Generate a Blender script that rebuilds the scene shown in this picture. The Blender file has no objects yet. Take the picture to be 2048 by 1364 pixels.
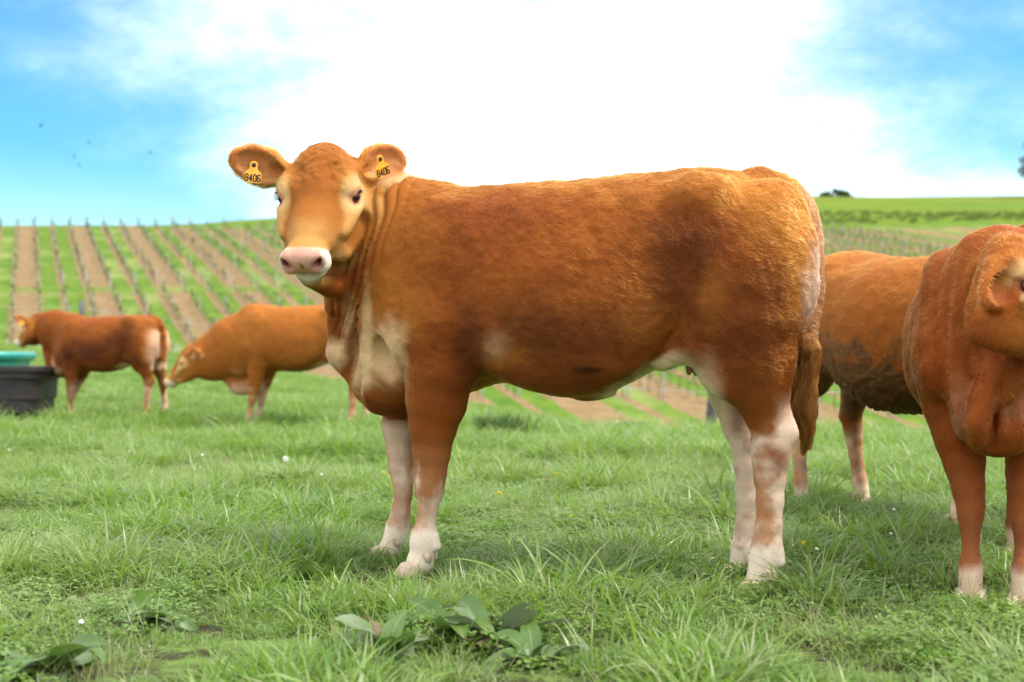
import bpy, math, random, time
import numpy as np
from mathutils import Matrix, Vector

T0 = time.time()
scene = bpy.context.scene
COL = scene.collection
rng = np.random.default_rng(7)
random.seed(7)

# ------------------------------------------------------------------ camera
CAM_H = 0.72
F_PX = 2560.0            # focal length in pixels of a 2048 wide frame
HOR = 715.0              # row of the horizon in that frame
cam_d = bpy.data.cameras.new('camera')
cam_d.sensor_width = 36.0
cam_d.lens = 36.0 * F_PX / 2048.0
cam_d.shift_y = (HOR - 682.0) / 2048.0
cam_d.clip_start = 0.05
cam_d.clip_end = 4000.0
cam_d.dof.use_dof = True
cam_d.dof.focus_distance = 4.12
cam_d.dof.aperture_fstop = 2.8
cam = bpy.data.objects.new('camera', cam_d)
cam.location = (0, 0, CAM_H)
cam.rotation_euler = (math.radians(90), 0, 0)
COL.objects.link(cam)
scene.camera = cam

# ------------------------------------------------------------------ sky, sun, exposure
SUN_EL, SUN_AZ = math.radians(58), math.radians(105)      # azimuth from +Y (north) towards +X
world = bpy.data.worlds.new('World')
scene.world = world
world.use_nodes = True
nt = world.node_tree
nt.nodes.clear()
def wn(t, **kw):
    n = nt.nodes.new(t)
    for k, v in kw.items():
        setattr(n, k, v)
    return n
w_out = wn('ShaderNodeOutputWorld')
w_bg = wn('ShaderNodeBackground')
sky = wn('ShaderNodeTexSky', sky_type='NISHITA')
sky.sun_disc = False
sky.sun_elevation = SUN_EL
sky.sun_rotation = SUN_AZ
sky.air_density = 1.0
sky.dust_density = 0.6
sky.ozone_density = 2.2
tc = wn('ShaderNodeTexCoord')
def wmath(op, a, b=None):
    n = wn('ShaderNodeMath', operation=op)
    for i, x in enumerate((a, b)):
        if x is None: continue
        if isinstance(x, (int, float)): n.inputs[i].default_value = x
        else: nt.links.new(x, n.inputs[i])
    return n.outputs[0]
def wramp(x, lo, hi):
    n = wn('ShaderNodeMapRange', interpolation_type='SMOOTHSTEP')
    n.inputs[1].default_value = lo; n.inputs[2].default_value = hi
    nt.links.new(x, n.inputs[0])
    return n.outputs[0]
sep = wn('ShaderNodeSeparateXYZ'); nt.links.new(tc.outputs['Generated'], sep.inputs[0])
mp = wn('ShaderNodeMapping'); mp.inputs['Scale'].default_value = (1.0, 1.0, 1.9)
nt.links.new(tc.outputs['Generated'], mp.inputs[0])
def wnoise(scale, det, rough, off=0.0):
    n = wn('ShaderNodeTexNoise', noise_dimensions='4D')
    n.inputs['Scale'].default_value = scale; n.inputs['Detail'].default_value = det
    n.inputs['Roughness'].default_value = rough; n.inputs['W'].default_value = off
    nt.links.new(mp.outputs[0], n.inputs['Vector'])
    return n.outputs[0]
n1 = wnoise(2.3, 7, 0.55, 1.7)
n2 = wnoise(6.5, 8, 0.62, 4.2)
# holes of blue in a broken white overcast, at compass bearings seen in the photograph
def dirv(u, v):
    d = Vector(((u - 1024) / F_PX, 1.0, (HOR - v) / F_PX)); d.normalize(); return d
def hole(u, v, r0, r1):
    d = dirv(u, v)
    dp = wn('ShaderNodeVectorMath', operation='DISTANCE')
    nt.links.new(tc.outputs['Generated'], dp.inputs[0]); dp.inputs[1].default_value = d
    return wramp(dp.outputs['Value'], r1, r0)
h_sum = wmath('ADD', hole(-230, 270, 0.0, 0.42), hole(1930, 50, 0.0, 0.25))
h_sum = wmath('ADD', h_sum, wmath('MULTIPLY', hole(2250, 330, 0.0, 0.40), 0.36))
h_sum = wmath('ADD', h_sum, wmath('MULTIPLY', hole(60, 400, 0.0, 0.30), 0.55))
c_raw = wmath('ADD', wmath('MULTIPLY', n1, 1.0), wmath('MULTIPLY', n2, 1.0))
# open sky elsewhere comes from the noise alone
c_raw = wmath('SUBTRACT', wmath('ADD', c_raw, -0.22), wmath('MULTIPLY', h_sum, 0.42))
cover = wmath('POWER', wramp(c_raw, -0.02, 1.0), 2.6)
# pale air near the horizon
cover = wmath('MAXIMUM', cover, wmath('MULTIPLY', wramp(sep.outputs[2], 0.165, 0.04), 0.26))
mixc = wn('ShaderNodeMix', data_type='RGBA')
nt.links.new(cover, mixc.inputs[0])
blue = wn('ShaderNodeMix', data_type='RGBA', blend_type='MULTIPLY'); blue.inputs[0].default_value = 1.0
nt.links.new(sky.outputs[0], blue.inputs[6]); blue.inputs[7].default_value = (0.40, 0.90, 1.02, 1)
nt.links.new(blue.outputs[2], mixc.inputs[6])
CLOUD = 13.0
mixc.inputs[7].default_value = (CLOUD * 0.97, CLOUD * 0.99, CLOUD * 1.0, 1)
# an overcast sky is brighter overhead than at the horizon
el = wn('ShaderNodeMapRange'); nt.links.new(sep.outputs[2], el.inputs[0]); el.inputs[1].default_value = 0.0; el.inputs[2].default_value = 1.0; el.inputs[3].default_value = 0.90; el.inputs[4].default_value = 1.60
cl = wn('ShaderNodeVectorMath', operation='SCALE'); cl.inputs[0].default_value = (CLOUD * 0.97, CLOUD * 0.99, CLOUD * 1.0)
nt.links.new(el.outputs[0], cl.inputs['Scale']); nt.links.new(cl.outputs[0], mixc.inputs[7])
nt.links.new(mixc.outputs[2], w_bg.inputs[0])
w_bg.inputs[1].default_value = 0.06
nt.links.new(w_bg.outputs[0], w_out.inputs[0])

sun_d = bpy.data.lights.new('sun', 'SUN')
sun_d.energy = 1.5
sun_d.angle = math.radians(12)
sun_d.color = (1.0, 0.955, 0.88)
sun = bpy.data.objects.new('sun', sun_d)
sd = Vector((math.sin(SUN_AZ) * math.cos(SUN_EL), math.cos(SUN_AZ) * math.cos(SUN_EL), math.sin(SUN_EL)))
sun.rotation_euler = sd.to_track_quat('Z', 'Y').to_euler()
sun.location = (20, 10, 30)
COL.objects.link(sun)

scene.view_settings.view_transform = 'Standard'
scene.view_settings.look = 'None'
scene.view_settings.exposure = 1.72
scene.view_settings.gamma = 1.0
scene.view_settings.use_curve_mapping = False
scene.render.film_transparent = False
scene.cycles.max_bounces = 6
scene.cycles.diffuse_bounces = 3
scene.cycles.glossy_bounces = 2
scene.cycles.transmission_bounces = 4
scene.cycles.transparent_max_bounces = 6
scene.cycles.sample_clamp_indirect = 4.0
scene.cycles.use_denoising = True
scene.cycles.use_adaptive_sampling = False

# ------------------------------------------------------------------ helpers
def tag(o, label=None, cat=None, group=None, kind=None):
    if label: o['label'] = label
    if cat: o['category'] = cat
    if group: o['group'] = group
    if kind: o['kind'] = kind
    return o
def empty(name, loc=(0, 0, 0), rot=None, parent=None):
    o = bpy.data.objects.new(name, None)
    o.empty_display_size = 0.1
    o.location = loc
    if rot is not None: o.rotation_euler = rot
    COL.objects.link(o)
    if parent: o.parent = parent
    return o
def mesh_obj(name, verts, faces, mat=None, parent=None, smooth=True):
    me = bpy.data.meshes.new(name)
    verts = np.asarray(verts, dtype=np.float32)
    if isinstance(faces, np.ndarray):
        nf, k = faces.shape
        me.vertices.add(len(verts)); me.vertices.foreach_set('co', verts.ravel())
        me.loops.add(nf * k); me.loops.foreach_set('vertex_index', faces.astype(np.int32).ravel())
        me.polygons.add(nf); me.polygons.foreach_set('loop_start', np.arange(0, nf * k, k, dtype=np.int32))
        me.update(calc_edges=True)
        me.validate()
    else:
        me.from_pydata(verts.tolist(), [], faces)
    if smooth:
        me.polygons.foreach_set('use_smooth', np.ones(len(me.polygons), dtype=bool))
    me.update()
    if mat: me.materials.append(mat)
    o = bpy.data.objects.new(name, me)
    COL.objects.link(o)
    if parent: o.parent = parent
    return o
def set_col(me, name, cols):
    a = me.attributes.new(name, 'FLOAT_COLOR', 'POINT')
    c = np.ones((len(me.vertices), 4), dtype=np.float32); c[:, :3] = cols
    a.data.foreach_set('color', c.ravel())
def smooth01(x):
    x = np.clip(x, 0, 1); return x * x * (3 - 2 * x)
def ramp(x, lo, hi): return smooth01((x - lo) / (hi - lo))
def hash3(ix, iy, iz, seed):
    h = (ix.astype(np.int64) * 374761393 + iy.astype(np.int64) * 668265263 + iz.astype(np.int64) * 2147483647 + seed * 1274126177) & 0xffffffff
    h = ((h ^ (h >> 13)) * 1274126177) & 0xffffffff
    h = h ^ (h >> 16)
    return (h & 0xffffff).astype(np.float32) / 16777215.0
def vnoise(p, scale, seed=0):
    q = p * scale
    i = np.floor(q).astype(np.int64); f = (q - i).astype(np.float32); f = f * f * (3 - 2 * f)
    r = 0
    for dx in (0, 1):
        wx = f[:, 0] if dx else 1 - f[:, 0]
        for dy in (0, 1):
            wy = f[:, 1] if dy else 1 - f[:, 1]
            for dz in (0, 1):
                wz = f[:, 2] if dz else 1 - f[:, 2]
                r = r + wx * wy * wz * hash3(i[:, 0] + dx, i[:, 1] + dy, i[:, 2] + dz, seed)
    return r
def fbm(p, scale, seed=0, octs=4, gain=0.5):
    a, s, tot, r = 1.0, scale, 0.0, 0
    for o in range(octs):
        r = r + a * vnoise(p, s, seed + o * 17); tot += a; a *= gain; s *= 2.03
    return r / tot
def project(p):
    """world points -> pixel of the 2048 wide frame"""
    y = p[:, 1]
    return np.stack([1024 + F_PX * p[:, 0] / y, HOR - F_PX * (p[:, 2] - CAM_H) / y], 1)

def new_mat(name):
    m = bpy.data.materials.new(name); m.use_nodes = True
    m.node_tree.nodes.clear()
    return m
class N:
    """small node-tree builder"""
    def __init__(s, m): s.nt = m.node_tree
    def node(s, t, ins=None, **kw):
        n = s.nt.nodes.new(t)
        for k, v in kw.items(): setattr(n, k, v)
        for k, v in (ins or {}).items():
            if hasattr(v, 'is_output'): s.nt.links.new(v, n.inputs[k])
            else: n.inputs[k].default_value = v
        return n
    def mix(s, f, a, b, blend='MIX'):
        n = s.node('ShaderNodeMix', data_type='RGBA', blend_type=blend)
        for i, x in ((0, f), (6, a), (7, b)):
            if hasattr(x, 'is_output'): s.nt.links.new(x, n.inputs[i])
            else: n.inputs[i].default_value = x if i == 0 else (tuple(x) + (1,))[:4]
        return n.outputs[2]
    def noise(s, scale, det=4, rough=0.55, vec=None, out=0, **kw):
        i = {'Scale': scale, 'Detail': det, 'Roughness': rough}
        if vec is not None: i['Vector'] = vec
        return s.node('ShaderNodeTexNoise', i, **kw).outputs[out]
    def range(s, x, a, b, c=0.0, d=1.0):
        return s.node('ShaderNodeMapRange', {0: x, 1: a, 2: b, 3: c, 4: d}, interpolation_type='SMOOTHSTEP').outputs[0]
    def math(s, op, a, b=0.0):
        return s.node('ShaderNodeMath', {0: a, 1: b}, operation=op).outputs[0]
    def out(s, sh, disp=None):
        o = s.node('ShaderNodeOutputMaterial', {'Surface': sh})
        return o
    def bump(s, h, strength=0.3, dist=0.01):
        return s.node('ShaderNodeBump', {'Height': h, 'Strength': strength, 'Distance': dist}).outputs[0]
    def pos(s): return s.node('ShaderNodeTexCoord').outputs['Object']
def simple_mat(name, col, rough=0.7, var=0.15, scale=20.0, bump=0.2, spec=0.3, metallic=0.0):
    m = new_mat(name); b = N(m)
    p = b.pos()
    n = b.noise(scale, 5, 0.6, p)
    lo = [c * (1 - var) for c in col]; hi = [min(1, c * (1 + var)) for c in col]
    c = b.mix(b.range(n, 0.3, 0.7), lo, hi)
    bs = b.node('ShaderNodeBsdfPrincipled', {'Base Color': c, 'Roughness': rough, 'Specular IOR Level': spec, 'Metallic': metallic,
                 'Normal': b.bump(b.noise(scale * 4, 4, 0.6, p), bump, 0.01)})
    b.out(bs.outputs[0]); return m

# ------------------------------------------------------------------ implicit surfaces for the animals
class Field:
    def __init__(s, lo, hi, h):
        s.lo = np.array(lo, np.float32); s.h = h
        s.n = np.ceil((np.array(hi) - s.lo) / h).astype(int) + 1
        s.D = np.full(s.n, 0.5, np.float32)
        s.ax = [s.lo[i] + h * np.arange(s.n[i], dtype=np.float32) for i in range(3)]
    def sub(s, blo, bhi):
        i0 = np.clip(np.floor((np.asarray(blo) - s.lo) / s.h).astype(int), 0, s.n - 1)
        i1 = np.clip(np.ceil((np.asarray(bhi) - s.lo) / s.h).astype(int) + 1, 0, s.n)
        if np.any(i1 <= i0): return None, None
        sl = tuple(slice(a, b) for a, b in zip(i0, i1))
        return sl, (s.ax[0][sl[0]][:, None, None], s.ax[1][sl[1]][None, :, None], s.ax[2][sl[2]][None, None, :])
    def put(s, blo, bhi, fn, k, op='add'):
        m = k + 2.5 * s.h
        sl, g = s.sub(np.asarray(blo) - m, np.asarray(bhi) + m)
        if sl is None: return
        d = fn(*g)
        a = s.D[sl]
        if op == 'add':
            hh = np.clip(0.5 + 0.5 * (a - d) / k, 0, 1)
            s.D[sl] = a + (d - a) * hh - k * hh * (1 - hh)
        else:                                    # carve
            d = -d
            hh = np.clip(0.5 - 0.5 * (a - d) / k, 0, 1)
            s.D[sl] = a + (d - a) * hh + k * hh * (1 - hh)
    def capsule(s, a, b, ra, rb, k=0.03, flat=None, op='add'):
        """round cone; flat = (axis vector, factor): the shape is squeezed by the factor along that axis"""
        a = np.asarray(a, np.float32); b = np.asarray(b, np.float32)
        r = max(ra, rb)
        lo, hi = np.minimum(a, b) - r, np.maximum(a, b) + r
        if flat is not None:
            ax = np.asarray(flat[0], np.float32); ax = ax / np.linalg.norm(ax); e = 1.0 / flat[1] - 1.0
            def st(v): return v + ax * e * np.dot(v - a, ax)
            B = st(b)
        else: B = b
        ab = B - a; L2 = max(1e-9, float(ab @ ab))
        def fn(X, Y, Z):
            px, py, pz = X - a[0], Y - a[1], Z - a[2]
            if flat is not None:
                dt = (px * ax[0] + py * ax[1] + pz * ax[2]) * e
                px, py, pz = px + ax[0] * dt, py + ax[1] * dt, pz + ax[2] * dt
            t = np.clip((px * ab[0] + py * ab[1] + pz * ab[2]) / L2, 0, 1)
            d = np.sqrt((px - t * ab[0]) ** 2 + (py - t * ab[1]) ** 2 + (pz - t * ab[2]) ** 2) - (ra + (rb - ra) * t)
            return d * (1.0 if flat is None else 0.5 + 0.5 * min(1.0, flat[1]))
        s.put(lo, hi, fn, k, op)
    def chain(s, nodes, k=0.03, flat=None, op='add'):
        for (a, ra), (b, rb) in zip(nodes[:-1], nodes[1:]):
            s.capsule(a, b, ra, rb, k, flat, op)
    def ell(s, c, r, rot=None, k=0.03, op='add'):
        c = np.asarray(c, np.float32); r = np.asarray(r, np.float32)
        M = np.eye(3, dtype=np.float32) if rot is None else np.asarray(rot, np.float32)     # rows are the ellipsoid's own axes
        ext = np.sqrt(((M * r[:, None]) ** 2).sum(0))
        def fn(X, Y, Z):
            px, py, pz = X - c[0], Y - c[1], Z - c[2]
            q = [px * M[i, 0] + py * M[i, 1] + pz * M[i, 2] for i in range(3)]
            k0 = np.sqrt((q[0] / r[0]) ** 2 + (q[1] / r[1]) ** 2 + (q[2] / r[2]) ** 2)
            k1 = np.sqrt((q[0] / r[0] ** 2) ** 2 + (q[1] / r[1] ** 2) ** 2 + (q[2] / r[2] ** 2) ** 2)
            return k0 * (k0 - 1) / np.maximum(k1, 1e-6)
        s.put(c - ext, c + ext, fn, k, op)
    def loft(s, st, k=0.03, n=2.3):
        """torso: stations (x, ztop, zbot, halfwidth, y centre, height fraction of the widest line), x increasing"""
        st = np.array(sorted(st), np.float32)
        x0, x1 = st[0, 0], st[-1, 0]
        # smooth resample
        def cr(xs, ys, x):
            m = np.gradient(ys, xs)
            i = np.clip(np.searchsorted(xs, x) - 1, 0, len(xs) - 2)
            hh = xs[i + 1] - xs[i]; t = np.clip((x - xs[i]) / hh, 0, 1)
            return ((2 * t ** 3 - 3 * t ** 2 + 1) * ys[i] + (t ** 3 - 2 * t ** 2 + t) * hh * m[i]
                    + (-2 * t ** 3 + 3 * t ** 2) * ys[i + 1] + (t ** 3 - t ** 2) * hh * m[i + 1])
        def fn(X, Y, Z):
            x = X.ravel(); xc = np.clip(x, x0, x1)
            zt, zb, w, yc, fr = [cr(st[:, 0], st[:, j], xc)[:, None, None].astype(np.float32) for j in range(1, 6)]
            zc = zb + (zt - zb) * fr
            hz = np.where(Z > zc, zt - zc, zc - zb)
            a = np.abs((Y - yc) / w); b = np.abs((Z - zc) / np.maximum(hz, 0.01))
            q = (a ** n + b ** n) ** (1 / n)
            # gradient length of q for a fair distance
            g = np.sqrt((a ** (n - 1) / w) ** 2 + (b ** (n - 1) / np.maximum(hz, 0.01)) ** 2) / np.maximum(q, 0.05) ** (n - 1)
            d = (q - 1) / np.maximum(g, 1.0)
            ex = np.maximum(np.maximum(x0 - x, x - x1), 0)[:, None, None]
            return np.where(ex > 0, np.sqrt(np.maximum(d, 0) ** 2 + ex ** 2) + np.minimum(d, 0) * 0, d)
        r = st[:, 3].max() + np.abs(st[:, 4]).max()
        s.put((x0 - 0.05, -r, st[:, 2].min()), (x1 + 0.05, r, st[:, 1].max()), fn, k)
    def displace(s, blo, bhi, fn):
        sl, g = s.sub(blo, bhi)
        if sl is not None: s.D[sl] = s.D[sl] + fn(*g)
    def mesh(s):
        D = s.D; h = s.h
        D = np.pad(D, 1, constant_values=0.5)
        neg = D < 0
        n = np.array(D.shape) - 1
        c8 = [(i, j, k) for i in (0, 1) for j in (0, 1) for k in (0, 1)]
        cnt = np.zeros(n, np.int8)
        for (i, j, k) in c8: cnt += neg[i:i + n[0], j:j + n[1], k:k + n[2]]
        act = np.argwhere((cnt > 0) & (cnt < 8))
        idx = np.full(n, -1, np.int64); idx[act[:, 0], act[:, 1], act[:, 2]] = np.arange(len(act))
        v = np.array([D[act[:, 0] + i, act[:, 1] + j, act[:, 2] + k] for (i, j, k) in c8])
        acc = np.zeros((len(act), 3)); w = np.zeros(len(act))
        for a in range(8):
            for b in range(a + 1, 8):
                pa, pb = np.array(c8[a]), np.array(c8[b])
                if np.abs(pa - pb).sum() != 1: continue
                m = (v[a] < 0) != (v[b] < 0)
                t = v[a] / np.where(m, v[a] - v[b], 1)
                acc += np.where(m[:, None], pa + t[:, None] * (pb - pa), 0); w += m
        verts = (act + acc / w[:, None] - 1) * h + s.lo
        quads = []
        for ax in range(3):
            o = [1, 1, 1]; o[ax] = 0
            sl0 = [slice(1, n[i]) if i != ax else slice(0, n[i]) for i in range(3)]
            sl1 = list(sl0); sl1[ax] = slice(1, n[ax] + 1)
            A, B = neg[tuple(sl0)], neg[tuple(sl1)]
            e = np.argwhere(A != B)
            st = A[e[:, 0], e[:, 1], e[:, 2]]
            e = e + np.array([0 if i == ax else 1 for i in range(3)])
            b_, c_ = [(1, 2), (2, 0), (0, 1)][ax]
            def nb(db, dc):
                q = e.copy(); q[:, b_] -= db; q[:, c_] -= dc
                return idx[q[:, 0], q[:, 1], q[:, 2]]
            q = np.stack([nb(1, 1), nb(0, 1), nb(0, 0), nb(1, 0)], 1)
            q[~st] = q[~st][:, ::-1]
            quads.append(q)
        q = np.concatenate(quads)
        q = q[(q >= 0).all(1)]
        return verts, q
def relax(verts, quads, it=2, lam=0.5):
    e = np.concatenate([quads[:, [0, 1]], quads[:, [1, 2]], quads[:, [2, 3]], quads[:, [3, 0]]])
    e = np.concatenate([e, e[:, ::-1]])
    deg = np.bincount(e[:, 0], minlength=len(verts)).astype(float)
    for i in range(it):
        for l in (lam, -lam * 1.04):
            s = np.stack([np.bincount(e[:, 0], weights=verts[e[:, 1], j], minlength=len(verts)) for j in range(3)], 1)
            verts = verts + l * (s / np.maximum(deg, 1)[:, None] - verts)
    return verts
def vnormals(verts, quads):
    a = verts[quads[:, 2]] - verts[quads[:, 0]]; b = verts[quads[:, 3]] - verts[quads[:, 1]]
    n = np.cross(a, b)
    N_ = np.zeros_like(verts)
    for j in range(4):
        for c in range(3): N_[:, c] += np.bincount(quads[:, j], weights=n[:, c], minlength=len(verts))
    return N_ / np.maximum(np.linalg.norm(N_, axis=1, keepdims=True), 1e-9)

# ------------------------------------------------------------------ cattle: shared anatomy
class Frame:
    """an animal's own frame: x forward, y to its left, z up, standing at O"""
    def __init__(s, O, fwd):
        s.O = np.array([O[0], O[1], O[2] if len(O) > 2 else 0.0])
        f = np.array([fwd[0], fwd[1], 0.0]); s.f = f / np.linalg.norm(f)
        s.l = np.array([-s.f[1], s.f[0], 0.0])
        s.side = 1.0 if s.l[1] < 0 else -1.0           # which flank faces the viewer
        s.M = np.stack([s.f, s.l, np.array([0, 0, 1.0])])    # rows: local axes in the world
    def loc(s, w): return (np.asarray(w) - s.O) @ s.M.T
    def wor(s, p): return np.asarray(p) @ s.M + s.O
    def vec(s, w): return s.M @ np.asarray(w, float)
    def P(s, u, v, t=0.0):
        """the point seen at (u, v), t metres from the middle plane towards the viewer's side"""
        d = np.array([(u - 1024) / F_PX, 1.0, (HOR - v) / F_PX]); c = np.array([0, 0, CAM_H])
        n = s.l * s.side
        lam = (t - (c - s.O) @ n) / (d @ n)
        return s.loc(c + lam * d)
    def R(s, px, u, t=0.0):
        p = s.wor(s.P(u, 700, t)); return px * p[1] / F_PX
    def place(s, o):
        o.matrix_world = Matrix(((s.f[0], s.l[0], 0, s.O[0]), (s.f[1], s.l[1], 0, s.O[1]), (0, 0, 1, s.O[2]), (0, 0, 0, 1)))

class Head:
    def __init__(s, fr, poll, hx_w, up_w, L=1.0, W=1.0):
        s.fr = fr; s.o = np.asarray(poll, float); s.L = L; s.W = W
        hx = fr.vec(hx_w); hx /= np.linalg.norm(hx)
        up = fr.vec(up_w); hz = up - hx * (up @ hx); hz /= np.linalg.norm(hz)
        hy = np.cross(hz, hx)
        s.R = np.stack([hx, hy, hz])
    def p(s, x, y, z): return s.o + s.L * (x * s.R[0] + y * s.W * s.R[1] + z * s.R[2])
    def inv(s, q):
        a = (q - s.o) @ s.R.T / s.L; a[:, 1] /= s.W; return a
    def ell(s, F, c, r, k=0.02, op='add', rot=None):
        r = np.array(r) * s.L; r = r * np.array([1, s.W, 1])
        Rm = s.R if rot is None else rot @ s.R
        F.ell(s.p(*c), r, Rm, k, op)
    def build(s, F, ears=True, fine=True):
        L = s.L; E = s.ell
        E(F, (0.120, 0, -0.100), (0.130, 0.104, 0.100), 0.04)           # skull
        E(F, (0.045, 0, -0.042), (0.066, 0.062, 0.052), 0.05)          # poll
        E(F, (0.085, 0, -0.080), (0.070, 0.112, 0.050), 0.04)
        E(F, (0.130, 0, -0.036), (0.110, 0.090, 0.040), 0.04)           # forehead
        F.chain([(s.p(0.12, 0, -0.09), 0.098 * L), (s.p(0.22, 0, -0.095), 0.088 * L), (s.p(0.32, 0, -0.098), 0.083 * L), (s.p(0.42, 0, -0.094), 0.065 * L)], 0.03, (s.R[2], 0.72))
        E(F, (0.29, 0, -0.048), (0.14, 0.050, 0.030), 0.04)             # bridge of the nose
        E(F, (0.447, 0, -0.078), (0.050, 0.063, 0.053), 0.025)          # muzzle
        E(F, (0.470, 0, -0.060), (0.030, 0.050, 0.034), 0.018)          # nose pad
        for y in (-1, 1):
            E(F, (0.464, y * 0.043, -0.095), (0.038, 0.031, 0.036), 0.02)   # upper lip pads
            E(F, (0.472, y * 0.044, -0.058), (0.026, 0.022, 0.026), 0.014)  # nostril wings
            E(F, (0.165, y * 0.088, -0.145), (0.130, 0.036, 0.090), 0.04)   # cheek
            E(F, (0.165, y * 0.100, -0.205), (0.105, 0.034, 0.075), 0.035)   # jaw angle
            F.chain([(s.p(0.14, y * 0.088, -0.250), 0.042 * L), (s.p(0.26, y * 0.060, -0.215), 0.036 * L), (s.p(0.38, y * 0.022, -0.150), 0.030 * L)], 0.04)
            E(F, (0.150, y * 0.098, -0.050), (0.052, 0.026, 0.028), 0.028)  # brow
            E(F, (0.235, y * 0.088, -0.098), (0.085, 0.024, 0.026), 0.03)
            E(F, (0.290, y * 0.074, -0.165), (0.100, 0.034, 0.060), 0.035)   # cheek bone
            F.capsule(s.p(0.235, y * 0.128, -0.140), s.p(0.335, y * 0.105, -0.150), 0.020 * L, 0.016 * L, 0.03, None, 'cut')
            F.capsule(s.p(0.215, y * 0.118, -0.100), s.p(0.335, y * 0.090, -0.098), 0.010 * L, 0.008 * L, 0.025)
            E(F, (0.100, y * 0.122, -0.062), (0.034, 0.018, 0.022), 0.03, 'cut')
            E(F, (0.150, y * 0.060, 0.004), (0.030, 0.016, 0.006), 0.03, 'cut')
        E(F, (0.446, 0, -0.150), (0.042, 0.050, 0.024), 0.014)          # lower lip, chin
        if fine:
            for y in (-1, 1):
                E(F, (0.190, y * 0.122, -0.074), (0.030, 0.024, 0.021), 0.012, 'cut')      # eye socket
                E(F, (0.176, y * 0.113, -0.057), (0.030, 0.010, 0.007), 0.010)             # upper lid
                E(F, (0.202, y * 0.111, -0.093), (0.026, 0.009, 0.006), 0.010)             # lower lid
                c = math.cos(0.6); sn = math.sin(0.6)
                rot = np.array([[1, 0, 0], [0, c, -y * sn], [0, y * sn, c]])
                E(F, (0.498, y * 0.046, -0.062), (0.026, 0.0085, 0.022), 0.008, 'cut', rot) # nostril
                E(F, (0.455, y * 0.075, -0.128), (0.060, 0.030, 0.005), 0.012, 'cut')      # corner of the mouth
            E(F, (0.480, 0, -0.130), (0.040, 0.075, 0.006), 0.010, 'cut')                   # mouth line
            E(F, (0.500, 0, -0.085), (0.016, 0.004, 0.030), 0.006, 'cut')
        s.ears = []
    def ear(self, F, y, out, face, length=0.19, width=0.13, root=(0.082, 0.092, -0.075), th=0.031):
        """a cupped ear: out = direction root to tip, face = where the cup opens (local vectors)"""
        r = self.p(root[0], y * root[1], root[2])
        a = np.asarray(out, float); a /= np.linalg.norm(a)
        n = np.asarray(face, float); n = n - a * (n @ a); n /= np.linalg.norm(n)
        b = np.cross(n, a)
        Rm = np.stack([a, b, n])
        F.capsule(r, r + a * length * 0.42, 0.030 * self.L, 0.034 * self.L, 0.03)
        F.ell(r + a * length * 0.56, (length * 0.46, width * 0.5, th), Rm, 0.025)
        F.ell(r + a * length * 0.89, (length * 0.16, width * 0.25, 0.015), Rm, 0.03)
        F.ell(r + a * length * 0.58 + n * th, (length * 0.40, width * 0.42, th * 1.06), Rm, 0.008, 'cut')
        F.ell(r + a * length * 0.30 + n * 0.022, (length * 0.16, width * 0.15, 0.020), Rm, 0.015, 'cut')
        self.ears.append((r, a, b, n, length, width))
    def eye(s, y): return s.p(0.190, y * 0.103, -0.073)

def leg(F, fr, nodes, k=0.03, flat=0.8):
    """nodes: (u, v, t, radius in pixels) down the leg"""
    ch = [(fr.P(u, v, t), fr.R(r, u, t)) for (u, v, t, r) in nodes]
    F.chain(ch, k, ((0, 1, 0), flat))
    return ch
def claws(fr, base, h=0.055, l=0.05, w=0.028, spread=0.030):
    """two hoof halves and two dew claws, as one mesh in local space"""
    V, Q = [], []
    def add(c, prof, n=12):
        o = len(V)
        for (z, rx, ry, dx) in prof:
            for i in range(n):
                a = 2 * math.pi * i / n
                V.append((c[0] + dx + rx * math.cos(a) * (1.15 if math.cos(a) > 0 else 0.9), c[1] + ry * math.sin(a), c[2] + z))
        for j in range(len(prof) - 1):
            for i in range(n):
                Q.append((o + j * n + i, o + j * n + (i + 1) % n, o + (j + 1) * n + (i + 1) % n, o + (j + 1) * n + i))
        Q.append(tuple(o + i for i in range(n))[::-1]); Q.append(tuple(o + (len(prof) - 1) * n + i for i in range(n)))
    for y in (-1, 1):
        c = (base[0], base[1] + y * spread, base[2])
        add(c, [(0, l * 0.95, w * 0.9, 0.012), (h * 0.15, l, w, 0.012), (h * 0.6, l * 0.86, w * 0.95, 0.002), (h, l * 0.70, w * 0.80, -0.006), (h * 1.12, l * 0.4, w * 0.45, -0.008)])
        add((base[0] - l * 1.15, base[1] + y * spread * 0.8, base[2] + h * 1.5), [(-0.022, 0.007, 0.007, -0.006), (-0.012, 0.015, 0.012, -0.004), (0.004, 0.018, 0.014, 0), (0.018, 0.010, 0.008, 0.008)], 8)
    return V, Q

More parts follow.
